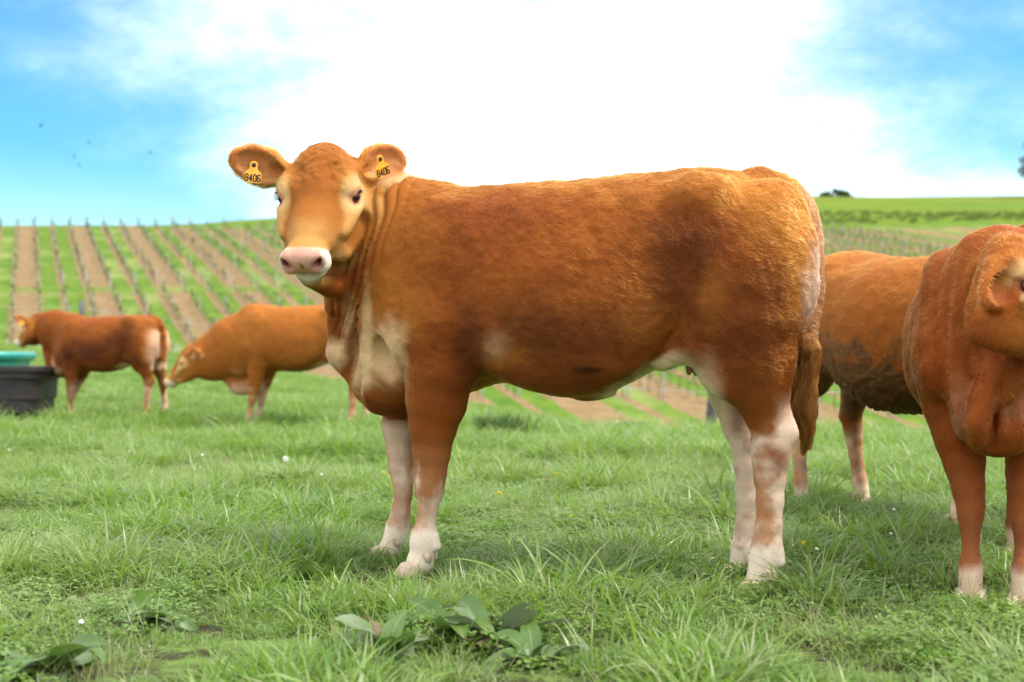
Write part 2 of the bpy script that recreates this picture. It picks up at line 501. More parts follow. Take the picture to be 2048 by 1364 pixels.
def lin(r, g, b):
    f = lambda c: (c / 255 / 12.92) if c <= 10 else ((c / 255 + 0.055) / 1.055) ** 2.4
    return np.array([f(r), f(g), f(b)])
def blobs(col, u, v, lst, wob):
    """paint soft patches into the coat colour: (u, v, ru, rv, colour, strength)"""
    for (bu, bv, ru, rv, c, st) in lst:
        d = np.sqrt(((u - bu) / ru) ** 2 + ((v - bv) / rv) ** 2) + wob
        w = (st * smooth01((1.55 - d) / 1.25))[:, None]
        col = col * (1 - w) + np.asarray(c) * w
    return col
def fur(name, parent, V, Q, cols, lens, flow, n, mat, lift=0.22, rad=0.00035, wave=0.35, seed=1, dens=None, curl=0.0, tk=1.0):
    g = np.random.default_rng(seed)
    nrm = vnormals(V, Q)
    A = V[Q]
    ar = 0.5 * np.linalg.norm(np.cross(A[:, 2] - A[:, 0], A[:, 3] - A[:, 1]), axis=1)
    if dens is not None: ar = ar * dens[Q].mean(1)
    qi = g.choice(len(Q), n, p=ar / ar.sum())
    a, b = g.random(n), g.random(n)
    w = np.stack([(1 - a) * (1 - b), a * (1 - b), a * b, (1 - a) * b], 1)
    I = lambda X: (X[Q[qi]] * w[:, :, None]).sum(1) if X.ndim == 2 else (X[Q[qi]] * w).sum(1)
    p, nn, d, c, L = I(V), I(nrm), I(flow), I(cols), I(lens)
    nn /= np.linalg.norm(nn, axis=1, keepdims=True)
    if wave:
        wv = np.stack([fbm(p, 26, seed + 5 + k, 3) - 0.5 for k in range(3)], 1) * 2 * wave
        wv2 = np.stack([fbm(p, 9, seed + 35 + k, 2) - 0.5 for k in range(3)], 1) * 2 * wave
        d = d + wv + wv2
    d = d + g.normal(0, 0.12, d.shape)
    d = d - nn * (d * nn).sum(1, keepdims=True)
    d /= np.maximum(np.linalg.norm(d, axis=1, keepdims=True), 1e-6)
    L = L * (0.65 + 0.6 * g.random(n))
    li = lift * (0.5 + g.random(n))[:, None]
    K = 4
    pts = np.zeros((n, K, 3), np.float32)
    sdv = np.cross(nn, d)
    ph = g.random(n) * 6.28
    for k in range(K):
        t = k / (K - 1)
        pts[:, k] = p + L[:, None] * (d * t + nn * li * (t - 0.55 * t * t) * 1.3) + (sdv * (curl * L * np.sin(ph + 4 * t) * t)[:, None] if curl else 0) - nn * 0.001
    h = bpy.data.hair_curves.new(name)
    h.add_curves([K] * n)
    h.attributes['position'].data.foreach_set('vector', pts.ravel())
    ra = h.attributes.get('radius') or h.attributes.new('radius', 'FLOAT', 'POINT')
    prof = np.array([1.0, 0.9, 0.65, 0.15], np.float32) * rad
    ra.data.foreach_set('value', np.tile(prof, n))
    ca = h.attributes.new('coat', 'FLOAT_COLOR', 'CURVE')
    sd2 = np.cross(nn, d)
    st = np.stack([(p * sd2).sum(1) * 3.0, (p * d).sum(1) * 1.0, (p * nn).sum(1)], 1)
    tone = 0.6 * vnoise(st, 36, seed + 61) + 0.4 * vnoise(p, 80, seed + 62)
    tone = tone * 0.5 + 0.5 * fbm(p, 20, seed + 63, 3)
    cc = np.ones((n, 4), np.float32); cc[:, :3] = c * ((0.84 + 0.32 * g.random(n)) * (0.34 + 1.25 * np.clip((tone - .5) * 2.3 * tk + .5, 0, 1)))[:, None]
    ca.data.foreach_set('color', np.clip(cc, 0, 1).ravel())
    h.materials.append(mat)
    o = bpy.data.objects.new(name, h)
    COL.objects.link(o); o.parent = parent
    tag(o, kind='stuff')
    return o
def hair_material(name):
    m = new_mat(name); b = N(m)
    at = b.node('ShaderNodeAttribute', attribute_name='coat')
    hb = b.node('ShaderNodeBsdfHairPrincipled', {'Color': at.outputs['Color'], 'Roughness': 0.45, 'Radial Roughness': 0.65, 'Random Roughness': 0.2, 'IOR': 1.22})
    hb.parametrization = 'COLOR'
    b.out(hb.outputs[0]); return m
def skin_material(name):
    m = new_mat(name); b = N(m)
    at = b.node('ShaderNodeAttribute', attribute_name='coat')
    p = b.pos()
    n = b.noise(420, 3, 0.6, p)
    c = b.mix(0.5, at.outputs['Color'], b.mix(b.range(n, 0.3, 0.7), (0.72, 0.72, 0.72), (1.2, 1.2, 1.2)), 'MULTIPLY')
    c = b.mix(1.0, at.outputs['Color'], b.mix(b.range(n, 0.3, 0.7), (0.80, 0.80, 0.80), (1.15, 1.15, 1.15)), 'MULTIPLY')
    bs = b.node('ShaderNodeBsdfPrincipled', {'Base Color': c, 'Roughness': 0.75, 'Specular IOR Level': 0.12,
                'Normal': b.bump(n, 0.35, 0.004)})
    b.out(bs.outputs[0]); return m
HAIR = hair_material('coat_hair')
SKIN = skin_material('coat_skin')
def glossy_mat(name, col, rough=0.08):
    m = new_mat(name); b = N(m)
    bs = b.node('ShaderNodeBsdfPrincipled', {'Base Color': tuple(col) + (1,), 'Roughness': rough, 'Specular IOR Level': 0.6, 'Coat Weight': 0.4})
    b.out(bs.outputs[0]); return m
EYE = glossy_mat('dark_eye', (0.012, 0.008, 0.010))
HORN = simple_mat('hoof_horn', (0.10, 0.07, 0.05), 0.5, 0.3, 60, 0.3)
PALEHORN = simple_mat('pale_hoof_horn', (0.50, 0.37, 0.25), 0.5, 0.35, 40, 0.3)
TAGMAT = simple_mat('ear_tag_plastic', (0.86, 0.36, 0.025), 0.35, 0.06, 30, 0.05, 0.5)
INK = simple_mat('ear_tag_print', (0.035, 0.018, 0.010), 0.5, 0.1, 30, 0.0)
PINK = simple_mat('teat_skin', (0.42, 0.20, 0.15), 0.55, 0.15, 60, 0.2)
def sphere_mesh(c, r, seg=16, rings=10, axes=None):
    ax = np.eye(3) if axes is None else np.asarray(axes)
    r = np.ones(3) * r
    V = []; Q = []
    for i in range(rings + 1):
        th = math.pi * i / rings
        for j in range(seg):
            ph = 2 * math.pi * j / seg
            q = np.array([math.sin(th) * math.cos(ph), math.sin(th) * math.sin(ph), math.cos(th)]) * r
            V.append(np.asarray(c) + q @ ax)
    for i in range(rings):
        for j in range(seg):
            Q.append((i * seg + j, (i + 1) * seg + j, (i + 1) * seg + (j + 1) % seg, i * seg + (j + 1) % seg))
    return np.array(V), np.array(Q)
def tube(pts, rads, n=8, cap=True):
    pts = [np.asarray(p, float) for p in pts]; V = []; Q = []
    up = np.array([0.13, 0.21, 0.97])
    for i, p in enumerate(pts):
        t = pts[min(i + 1, len(pts) - 1)] - pts[max(i - 1, 0)]; t /= max(np.linalg.norm(t), 1e-9)
        a = np.cross(t, up)
        if np.linalg.norm(a) < 0.05: a = np.cross(t, (1, 0, 0))
        a /= np.linalg.norm(a); b = np.cross(t, a)
        for j in range(n):
            th = 2 * math.pi * j / n
            V.append(p + rads[i] * (a * math.cos(th) + b * math.sin(th)))
    for i in range(len(pts) - 1):
        for j in range(n):
            Q.append((i * n + j, i * n + (j + 1) % n, (i + 1) * n + (j + 1) % n, (i + 1) * n + j))
    if cap:
        Q.append(tuple(range(n))[::-1]); Q.append(tuple((len(pts) - 1) * n + j for j in range(n)))
    return [tuple(v) for v in V], Q
def join(*parts):
    V, Q = [], []
    for v, q in parts:
        o = len(V); V += [tuple(x) for x in v]; Q += [tuple(int(i) + o for i in f) for f in q]
    return V, Q

def spline(nodes, n):
    """a smooth run of (point, radius) nodes"""
    A = np.array([list(p) + [r] for p, r in nodes], float); m = len(A)
    out = []
    for t in np.linspace(0, m - 1, n):
        i = min(int(t), m - 2); f = t - i
        p0, p1, p2, p3 = A[max(i - 1, 0)], A[i], A[i + 1], A[min(i + 2, m - 1)]
        q = .5 * (2 * p1 + (p2 - p0) * f + (2 * p0 - 5 * p1 + 4 * p2 - p3) * f ** 2 + (3 * p1 - p0 - 3 * p2 + p3) * f ** 3)
        out.append((q[:3], q[3]))
    return out
def lumps(V, Q, H, k, seed):
    """muscle, ribs and tufty coat: small relief on the body, less on head and legs"""
    nn = vnormals(V, Q)
    body = ramp(V[:, 2] / k, .55, .75)
    if H is not None:
        q = H.inv(V); body = body * (1 - .75 * ramp(.28 - np.sqrt(((q[:, 0] - .23) / 1.5) ** 2 + q[:, 1] ** 2 + (q[:, 2] + .1) ** 2), 0, .06))
    st = V * np.array([1, 1, .55])
    d = (fbm(V, 6, seed + 40, 3) - .5) * .016 + (fbm(st, 22, seed + 41, 3) - .5) * .014 + (fbm(V, 60, seed + 42, 2) - .5) * .005
    d = d * body * k
    if H is not None:
        fo = ramp(.24 - q[:, 0], 0, .08) * ramp(q[:, 0], -.03, .03) * ramp(.115 - np.abs(q[:, 1]), 0, .03) * ramp(q[:, 2], -.10, -.05)
        cq = q * np.array([.55, 1, 1]) + .012 * np.sin(q[:, [1, 0, 0]] * 60)
        d = d + fo * ((fbm(cq, 62, seed + 43, 2) - .5) * .012)
    return V + nn * d[:, None]

def nrm(v): v = np.asarray(v, float); return v / np.linalg.norm(v)
LASH = simple_mat('dark_lash', (0.02, 0.012, 0.008), 0.6, 0.1, 30, 0.0)

# ------------------------------------------------------------------ the lie of the land
ROW_DIR = 0.38                      # the vine rows run away from the camera and to the left: dX/dY = -0.38
ROW_GAP, ROW_Q0 = 1.99, -0.95
def height(X, Y):
    X = np.asarray(X, float); Y = np.asarray(Y, float)
    a = np.clip(X / np.maximum(Y, 6.0), -1.2, 1.2)
    edge = np.interp(a, [-0.7, -0.40, -0.244, 0.0, 0.166, 0.264, 0.8], [1.2, 1.0, 0.75, -0.62, -1.62, -1.60, -1.0])
    fld = np.where(edge > 0, edge * ramp(Y, 13.0, 31.0), edge * ramp(Y, 9.5, 29.0)) - 0.11 * np.maximum(Y - 31, 0) * ramp(Y, 30, 38)
    fld = fld + 0.025 * np.sin(X * 1.3 + 0.7 * Y) * np.sin(Y * 1.1 - 0.4 * X) * ramp(Y, 4.8, 9)
    pl = 0.22 * (Y - 77.0)
    b = ramp(a, -0.12, 0.15)
    yr = 150 + 16 * ramp(a, -0.30, -0.12)
    hl = np.where(Y < yr, pl, 0.22 * (yr - 77) - 0.015 * (Y - yr))
    top = 250.0
    hr = np.where(Y < 148, pl, 0.22 * (148 - 77) + 0.170 * (np.minimum(Y, top) - 148) - 0.05 * np.maximum(Y - top, 0))
    hr = hr - 1.0 * ramp(Y, 215, 250) * (0.5 + 0.5 * np.cos((a - 0.33) * 14)) * 0.9
    hill = hl * (1 - b) + hr * b + 0.25 * np.sin(X * 0.11 + 1.0) * np.sin(Y * 0.09) * ramp(Y, 70, 100)
    k = 1.2
    h = np.clip(0.5 + 0.5 * (hill - fld) / k, 0, 1)
    return fld + (hill - fld) * h + k * h * (1 - h)
def ground_at(u, v, ylo=2.0, yhi=60.0):
    """the ground point seen at pixel (u, v)"""
    Y = np.linspace(ylo, yhi, 6000); X = (u - 1024) / F_PX * Y; Z = CAM_H + (HOR - v) / F_PX * Y
    i = np.argmax(Z <= height(X, Y)); 
    return np.array([X[i], Y[i], float(height(X[i], Y[i]))])
def on_ground(u, Y):
    X = (u - 1024) / F_PX * Y
    return np.array([X, Y, float(height(X, Y))])

def meadow_mat():
    m = new_mat('meadow_ground'); b = N(m); p = b.pos()
    n1 = b.noise(0.9, 5, 0.6, p); n2 = b.noise(7.0, 6, 0.65, p); n3 = b.noise(0.25, 4, 0.55, p)
    g = b.mix(b.range(n1, 0.3, 0.7), (0.100, 0.165, 0.035), (0.150, 0.215, 0.055))
    g = b.mix(b.range(n3, 0.42, 0.68), g, (0.190, 0.215, 0.075))
    s = b.mix(b.range(n2, 0.42, 0.62), (0.040, 0.034, 0.018), g)
    sep = b.node('ShaderNodeSeparateXYZ', {0: p}).outputs
    far = b.range(sep[1], 9.0, 22.0)
    c = b.mix(far, s, g)
    c = b.mix(b.math('MULTIPLY', far, b.range(n2, 0.35, 0.7)), c, b.mix(0.5, c, (0.085, 0.145, 0.03)))
    bs = b.node('ShaderNodeBsdfPrincipled', {'Base Color': c, 'Roughness': 0.95, 'Specular IOR Level': 0.1, 'Normal': b.bump(b.noise(40, 5, 0.7, p), 0.7, 0.03)})
    b.out(bs.outputs[0]); return m
def vineyard_mat():
    m = new_mat('vineyard_ground'); b = N(m); p = b.pos()
    sep = b.node('ShaderNodeSeparateXYZ', {0: p}).outputs
    q = b.math('MULTIPLY_ADD', sep[1], ROW_DIR)
    q.node.inputs[2].default_value = 0.0
    nt_ = m.node_tree; nt_.links.new(sep[0], q.node.inputs[2])
    wob = b.math('MULTIPLY', b.math('SUBTRACT', b.noise(0.8, 3, 0.6, p), 0.5), 0.55)
    qq = b.math('ADD', b.math('SUBTRACT', q, ROW_Q0), wob)
    t = b.math('DIVIDE', qq, ROW_GAP)
    fr = b.math('FRACT', t); fl = b.math('FLOOR', t)
    d = b.math('ABSOLUTE', b.math('SUBTRACT', fr, 0.5))            # 0.5 at the row itself
    band = b.range(d, 0.31, 0.36)                                    # bare strip under the vines
    m3 = b.math('FRACT', b.math('DIVIDE', b.math('ADD', fl, 300.0), 3.0))
    till = b.math('LESS_THAN', m3, 0.2)                              # every third alley is tilled
    soil_n = b.noise(1.6, 6, 0.65, p)
    soil = b.mix(b.range(soil_n, 0.3, 0.7), (0.150, 0.095, 0.042), (0.225, 0.150, 0.075))
    gn = b.noise(0.7, 6, 0.6, p)
    grass = b.mix(b.range(gn, 0.3, 0.7), (0.050, 0.115, 0.010), (0.110, 0.160, 0.017))
    grass = b.mix(b.range(b.noise(0.16, 3, 0.5, p), 0.5, 0.7), grass, (0.16, 0.19, 0.05))
    f = b.math('MAXIMUM', band, till)
    # headland between the two blocks stays under grass
    hd = b.math('MULTIPLY', b.range(sep[1], 104.2, 105.0), b.range(sep[1], 107.6, 106.8))
    f = b.math('MULTIPLY', f, b.math('SUBTRACT', 1.0, b.math('MULTIPLY', hd, 0.7)))
    f = b.math('MULTIPLY', f, b.range(sep[1], 149.5, 148.5))
    f = b.math('MULTIPLY', f, b.range(b.noise(2.5, 4, 0.7, p), 0.22, 0.34))
    c = b.mix(f, grass, soil)
    bs = b.node('ShaderNodeBsdfPrincipled', {'Base Color': c, 'Roughness': 0.95, 'Specular IOR Level': 0.1, 'Normal': b.bump(b.noise(3, 5, 0.7, p), 0.6, 0.2)})
    b.out(bs.outputs[0]); return m
def far_mat():
    m = new_mat('far_meadow'); b = N(m); p = b.pos()
    mp_ = b.node('ShaderNodeMapping', {'Vector': p, 'Scale': (0.25, 1.0, 1.0)}).outputs[0]
    n1 = b.noise(0.12, 6, 0.6, mp_); n2 = b.noise(0.9, 5, 0.6, mp_)
    c = b.mix(b.range(n1, 0.3, 0.7), (0.075, 0.130, 0.005), (0.108, 0.150, 0.008))
    c = b.mix(b.math('MULTIPLY', b.range(n2, 0.45, 0.7), 0.5), c, (0.065, 0.095, 0.006))
    sep = b.node('ShaderNodeSeparateXYZ', {0: p}).outputs
    top = b.range(sep[2], 25.0, 31.0)
    c = b.mix(b.math('MULTIPLY', top, 0.55), c, (0.115, 0.120, 0.007))
    bs = b.node('ShaderNodeBsdfPrincipled', {'Base Color': c, 'Roughness': 0.95, 'Specular IOR Level': 0.1, 'Normal': b.bump(b.noise(2, 5, 0.7, p), 0.5, 0.3)})
    b.out(bs.outputs[0]); return m
def land(name, ys, mat, na=260, amax=1.7):
    aa = np.linspace(-1, 1, na); aa = np.sign(aa) * (0.55 * np.abs(aa) + 0.45 * np.abs(aa) ** 3) * amax
    Yg, Ag = np.meshgrid(ys, aa, indexing='ij')
    Xg = Ag * (np.maximum(Yg, 0) + 14.0)
    Z = height(Xg, Yg)
    V = np.stack([Xg.ravel(), Yg.ravel(), Z.ravel()], 1)
    i, j = np.meshgrid(np.arange(len(ys) - 1), np.arange(na - 1), indexing='ij')
    k = (i * na + j).ravel()
    Q = np.stack([k, k + 1, k + na + 1, k + na], 1)
    o = mesh_obj(name, V, Q, mat); tag(o, kind='structure'); return o
ys1 = np.concatenate([np.linspace(-40, 0, 14)[:-1], np.linspace(0, 40, 150)[:-1], np.linspace(40, 58, 30)])
land('ground', ys1, meadow_mat())
ys2 = np.linspace(58, 152, 130)
land('vineyard_soil', ys2, vineyard_mat())
ys3 = np.concatenate([np.linspace(152, 270, 90)[:-1], np.geomspace(270, 900, 20)])
land('hill', ys3, far_mat())

# ------------------------------------------------------------------ vine rows
POST = simple_mat('vine_post_wood', (0.28, 0.255, 0.225), 0.85, 0.3, 3, 0.3)
VINE = simple_mat('vine_wood', (0.115, 0.095, 0.065), 0.9, 0.4, 4, 0.3)
VLEAF = simple_mat('vine_leaf', (0.12, 0.17, 0.035), 0.6, 0.4, 4, 0.1)
def box(c, h, up=1.0, lean=(0, 0)):
    x, y, z = c; a, b = h
    V = [(x + sx * a + (lean[0] if t else 0), y + sy * b + (lean[1] if t else 0), z + (up if t else 0)) for t in (0, 1) for (sx, sy) in ((-1, -1), (1, -1), (1, 1), (-1, 1))]
    return V, [(3, 2, 1, 0), (4, 5, 6, 7), (0, 1, 5, 4), (1, 2, 6, 5), (2, 3, 7, 6), (3, 0, 4, 7)]
post_me = None
def vine_row(i, y0, y1, label, seed):
    global post_me
    g = np.random.default_rng(seed)
    q = ROW_Q0 + ROW_GAP * i
    xy = lambda y: (q - ROW_DIR * y, y)
    x0, _ = xy(y0)
    base = np.array([x0, y0, float(height(x0, y0))])
    root = empty('vine_row', base)
    tag(root, label, 'vine row', 'rows of vines on the hillside')
    V, Q, LV, LQ = [], [], [], []
    y = y0 + 0.5
    step = 1.15
    while y < y1:
        X, Y = xy(y); z = float(height(X, Y)); o = np.array([X, Y, z]) - base
        hh = 0.62 + 0.15 * g.random()
        v, qd = tube([o + (0, 0, -0.05), o + (g.normal(0, .03), g.normal(0, .03), hh * .5), o + (g.normal(0, .03), 0, hh)], [.045, .035, .028], 4, False)
        b = len(V); V += v; Q += [tuple(k + b for k in f) for f in qd]
        for s_ in (-1, 1):
            e = o + np.array([-ROW_DIR * s_ * .5, s_ * .5, hh + .06])
            v, qd = tube([o + (0, 0, hh - .03), e], [.022, .012], 3, False)
            b = len(V); V += v; Q += [tuple(k + b for k in f) for f in qd]
        for n_ in range(7):
            c = o + np.array([g.normal(0, .09), g.uniform(-.6, .6), hh + abs(g.normal(0.12, .22))])
            s_ = g.uniform(.05, .11); a = g.random() * 6.28
            d1 = np.array([math.cos(a), math.sin(a), g.normal(0, .5)]) * s_; d2 = np.array([-math.sin(a), math.cos(a), g.normal(0, .8)]) * s_
            b = len(LV); LV += [c - d1, c + d2, c + d1, c - d2]; LQ.append((b, b + 1, b + 2, b + 3))
        y += step * (1 if g.random() > .06 else g.uniform(2, 3.5)) * g.uniform(.85, 1.15)
    for hz in (0.72, 1.05, 1.32):            # trellis wires
        pts = [];
        for yy in np.linspace(y0, y1, 16):
            X, Y = xy(yy); pts.append(np.array([X, Y, float(height(X, Y)) + hz]) - base)
        v, qd = tube(pts, [.006] * 16, 3, False)
        b = len(V); V += v; Q += [tuple(k + b for k in f) for f in qd]
    o = mesh_obj('vine', V, Q, VINE, root, smooth=False); tag(o, kind='stuff')
    o = mesh_obj('foliage', LV, LQ, VLEAF, root, smooth=False); tag(o, kind='stuff')
    n = max(2, int(round((y1 - y0) / 8.5)))
    for k in range(n + 1):
        yy = y0 + (y1 - y0) * k / n
        X, Y = xy(yy); c = np.array([X, Y, float(height(X, Y)) - 0.2]) - base
        if post_me is None:
            v, qd = box((0, 0, 0), (.045, .045), 1.6); p = mesh_obj('post', v, qd, POST, root, smooth=False); post_me = p.data
        else:
            p = bpy.data.objects.new('post', post_me); COL.objects.link(p); p.parent = root
        p.location = c; p.rotation_euler = (g.normal(0, .06), g.normal(0, .06), g.random()); p.scale = (1, 1, g.uniform(.93, 1.08))
ORD = ['first', 'second', 'third', 'fourth', 'fifth', 'sixth', 'seventh', 'eighth', 'ninth', 'tenth', 'eleventh', 'twelfth', 'thirteenth', 'fourteenth', 'fifteenth', 'sixteenth', 'seventeenth', 'eighteenth', 'nineteenth', 'twentieth']
def yr_of(i):
    return 149.0 if i < 4 else 151 + min(12, (i - 4))
kk = 0
for i in range(-1, 17):
    vine_row(i, 107.3, 148.5, f'vine row on the upper left hillside behind the calf, {ORD[kk]} from the left edge', 100 + i); kk += 1
kk = 0
for i in range(-1, 19):
    vine_row(i, 70.0 if i > 9 else 78.0, 104.6, f'vine row in the lower vineyard block below the green headland, {ORD[kk]} from the left', 200 + i); kk += 1
kk = 0
for i in range(28, 48):
    vine_row(i, 100.0, 147.0, f'vine row on the right hillside under the green meadow, {ORD[kk]} from the left', 300 + i); kk += 1
kk = 0
for i in range(19, 28):
    vine_row(i, 66.0, 98.0, f'vine row seen beneath the heifer belly, {ORD[kk]} from the left', 400 + i); kk += 1

# ------------------------------------------------------------------ things on the far hill
def leaf_mat(name, c0, c1, trans=0.35):
    m = new_mat(name); b = N(m)
    r = b.node('ShaderNodeObjectInfo').outputs['Random']
    p = b.pos(); n = b.noise(6, 4, 0.6, p)
    c = b.mix(b.range(n, 0.3, 0.7), c0, c1)
    rb = b.node('ShaderNodeAttribute', attribute_name='rib').outputs['Fac']
    c = b.mix(b.range(rb, 0.80, 1.0), c, b.mix(0.4, c, (0.32, 0.34, 0.18)))
    d = b.node('ShaderNodeBsdfPrincipled', {'Base Color': c, 'Roughness': 0.42, 'Specular IOR Level': 0.45, 'Normal': b.bump(b.noise(70, 3, 0.6, p), 0.25, 0.004)})
    t = b.node('ShaderNodeBsdfTranslucent', {'Color': c})
    mx = b.node('ShaderNodeMixShader', {0: trans, 1: d.outputs[0], 2: t.outputs[0]})
    b.out(mx.outputs[0]); return m
def leaf_cloud(cs, rs, n, size, seed, flat=0.75):
    """leaf faces spread through clumps: centres cs, radii rs"""
    g = np.random.default_rng(seed); cs = np.array(cs, float); rs = np.array(rs, float)
    w = rs ** 2; k = g.choice(len(cs), n, p=w / w.sum())
    d = g.normal(size=(n, 3)); d /= np.linalg.norm(d, axis=1, keepdims=True)
    c = cs[k] + d * (rs[k] * g.random(n) ** 0.35)[:, None] * np.array([1, 1, flat])
    a = g.normal(size=(n, 3)); a /= np.linalg.norm(a, axis=1, keepdims=True)
    b = np.cross(a, g.normal(size=(n, 3))); b /= np.linalg.norm(b, axis=1, keepdims=True)
    s = size * (0.6 + 0.8 * g.random(n))[:, None]
    V = np.stack([c - a * s, c + b * s * .5, c + a * s, c - b * s * .5], 1).reshape(-1, 3)
    return V, np.arange(4 * n).reshape(n, 4)
OAKL = leaf_mat('oak_leaf', (0.055, 0.085, 0.012), (0.11, 0.14, 0.03))
BARK = simple_mat('bark', (0.10, 0.075, 0.05), 0.9, 0.4, 5, 0.5)
def oak(p, h, r):
    root = empty('oak_tree', p); tag(root, 'leafy green tree on the ridge at the right edge of the frame', 'tree')
    g = np.random.default_rng(5)
    parts = [tube([(0, 0, -.3), (.1, 0, h * .2), (0, .1, h * .45), (0, 0, h * .8)], [.38, .30, .24, .08], 8)]
    cs, rs = [], []
    for k in range(34):
        a = g.random() * 6.28; e = g.uniform(.12, 1.0); rr = r * math.sqrt(g.random()) * math.sin(math.pi * min(.95, .25 + .7 * e))
        c = np.array([math.cos(a) * rr, math.sin(a) * rr, h * e]); cs.append(c); rs.append(g.uniform(.6, 1.25) * r * .24)
        st = np.array([0, 0, h * (.15 + .5 * e)])
        parts.append(tube([st, (st + c) / 2 + (0, 0, .2), c], [.12, .08, .03], 5, False))
    V, Q = join(*parts); mesh_obj('trunk', V, Q, BARK, root)
    V, Q = leaf_cloud(cs, rs, 16000, .16, 4); mesh_obj('crown', V, Q, OAKL, root, smooth=False)
t_ = on_ground(2106, 243.0)
oak(t_, 13.5, 7.2)
BUSHL = leaf_mat('bush_leaf', (0.045, 0.085, 0.010), (0.085, 0.125, 0.02))
def bush(p, w, h, label, n, size, seed, mat=None, name='bush', cat='bush'):
    root = empty(name, p); tag(root, label, cat)
    g = np.random.default_rng(seed); cs, rs = [], []; st = []
    for k in range(16):
        a = g.random() * 6.28; rr = w * .5 * g.random() ** .6; z = h * (1 - (rr / (w * .52)) ** 2) * g.uniform(.35, .8)
        cs.append((math.cos(a) * rr, math.sin(a) * rr, z)); rs.append(h * g.uniform(.25, .38))
        st.append(tube([(math.cos(a) * rr * .3, math.sin(a) * rr * .3, -.05), cs[-1]], [h * .02, h * .008], 4, False))
    V, Q = join(*st); mesh_obj('stem', V, Q, BARK, root)
    V, Q = leaf_cloud(cs, rs, n, size, seed); mesh_obj('foliage', V, Q, mat or BUSHL, root, smooth=False)
    return root
bush(on_ground(1671, 243.0) + (0, 0, -.3), 6.2, 2.2, 'dark rounded bush alone on the skyline of the green hill', 6000, .12, 3)
# rough herbage across the far meadow
SCRUB = leaf_mat('scrub_leaf', (0.080, 0.135, 0.006), (0.125, 0.160, 0.012))
g_ = np.random.default_rng(12); cs, rs = [], []
for k in range(620):
    u = g_.uniform(1500, 2300); Y = g_.uniform(158, 182); p = on_ground(u, Y)
    cs.append(p + (0, 0, .08)); rs.append(g_.uniform(.22, .60))
V, Q = leaf_cloud(cs, rs, 30000, .11, 8, .6)
tag(mesh_obj('scrub', V, Q, SCRUB, None, smooth=False), kind='stuff')

# ------------------------------------------------------------------ field fence
FPOST = simple_mat('weathered_post', (0.115, 0.105, 0.095), 0.9, 0.4, 9, 0.5)
WIRE = simple_mat('fence_wire', (0.45, 0.45, 0.44), 0.45, 0.1, 9, 0.0, 0.5, 0.8)
fps = [on_ground(-95, 31.0), on_ground(160, 25.5), on_ground(479, 19.5), on_ground(1412, 14.2), on_ground(2500, 10.5)]
lean = [(0, 0), (.03, .02), (.02, 0), (.16, .0), (0.02, 0)]
froot = empty('wire_fence', fps[0]); tag(froot, 'wire fence on weathered wooden posts crossing the meadow behind the cattle', 'fence')
tops = []
for p, l in zip(fps, lean):
    g = np.random.default_rng(int(abs(p[0]) * 100))
    b0 = p - fps[0]
    v, q = tube([b0 + (0, 0, -.3), b0 + np.array([l[0] * .5, l[1] * .5, .5]), b0 + np.array([l[0], l[1], 1.12]), b0 + np.array([l[0] * 1.02, l[1], 1.15])], [.065, .06, .055, .035], 8)
    mesh_obj('post', v, q, FPOST, froot); tops.append((b0, l))
for hz in (0.55, 1.02):
    for (a, la), (b, lb) in zip(tops[:-1], tops[1:]):
        pts = [(a + np.array([la[0], la[1], 1]) * np.array([hz, hz, hz])) * (1 - t) + (b + np.array([lb[0], lb[1], 1]) * hz) * t - np.array([0, 0, .12 * t * (1 - t)]) for t in np.linspace(0, 1, 9)]
        v, q = tube(pts, [.0035] * 9, 4, False); mesh_obj('wire', v, q, WIRE, froot)

# ------------------------------------------------------------------ drinking troughs
BLACKP = simple_mat('black_trough_plastic', (0.022, 0.016, 0.016), 0.55, 0.4, 6, 0.1, 0.4)
TEALP = simple_mat('teal_tub_plastic', (0.015, 0.22, 0.18), 0.4, 0.15, 6, 0.1, 0.5)
WATER = glossy_mat('trough_water', (0.02, 0.03, 0.025), 0.04)
def rrect(a, b, r, n=6):
    out = []
    for (cx, cy, s0) in ((a - r, b - r, 0), (-a + r, b - r, 1), (-a + r, -b + r, 2), (a - r, -b + r, 3)):
        for k in range(n + 1):
            t = (s0 + k / n) * math.pi / 2; out.append((cx + r * math.cos(t), cy + r * math.sin(t)))
    return out
def loft_rings(rings):
    V, Q = [], []; n = len(rings[0])
    for r in rings: V += r
    for i in range(len(rings) - 1):
        for j in range(n): Q.append((i * n + j, i * n + (j + 1) % n, (i + 1) * n + (j + 1) % n, (i + 1) * n + j))
    Q.append(tuple(range(n))[::-1])
    return V, Q, n
def tub(name, p, a, b, r, h, mat, label, cat, rot, prof, wl):
    root = empty(name, p, (0, 0, rot)); tag(root, label, cat)
    rings = [[(x, y, z * h) for (x, y) in rrect(a * s, b * s * (1 if b > .3 else 1), r * s)] for (s, z) in prof]
    V, Q, n = loft_rings(rings); Q.append(tuple((len(rings) - 1) * n + j for j in range(n)))
    o = mesh_obj('basin', V, Q, mat, root, smooth=False)
    bv = o.modifiers.new('bevel', 'BEVEL'); bv.width = 0.012; bv.segments = 2; bv.limit_method = 'ANGLE'
    rr = [(x, y, wl * h) for (x, y) in rrect(a * .88, b * .86, r * .85)]
    mesh_obj('water', rr, [tuple(range(len(rr)))], WATER, root, smooth=False)
    return root
tp = on_ground(-140, 14.3)
tub('water_trough', tp + np.array([0.0, 0, -.02]), 1.40, .55, .22, .64, BLACKP, 'black plastic drinking trough standing in the grass at the left edge', 'trough', 0.05,
    [(.86, 0), (.90, .42), (.925, .43), (.935, .78), (.97, .79), (.975, .90), (1.0, .91), (1.0, 1.0), (.94, 1.0), (.93, .90), (.90, .2)], .8)
tp2 = on_ground(-60, 17.6)
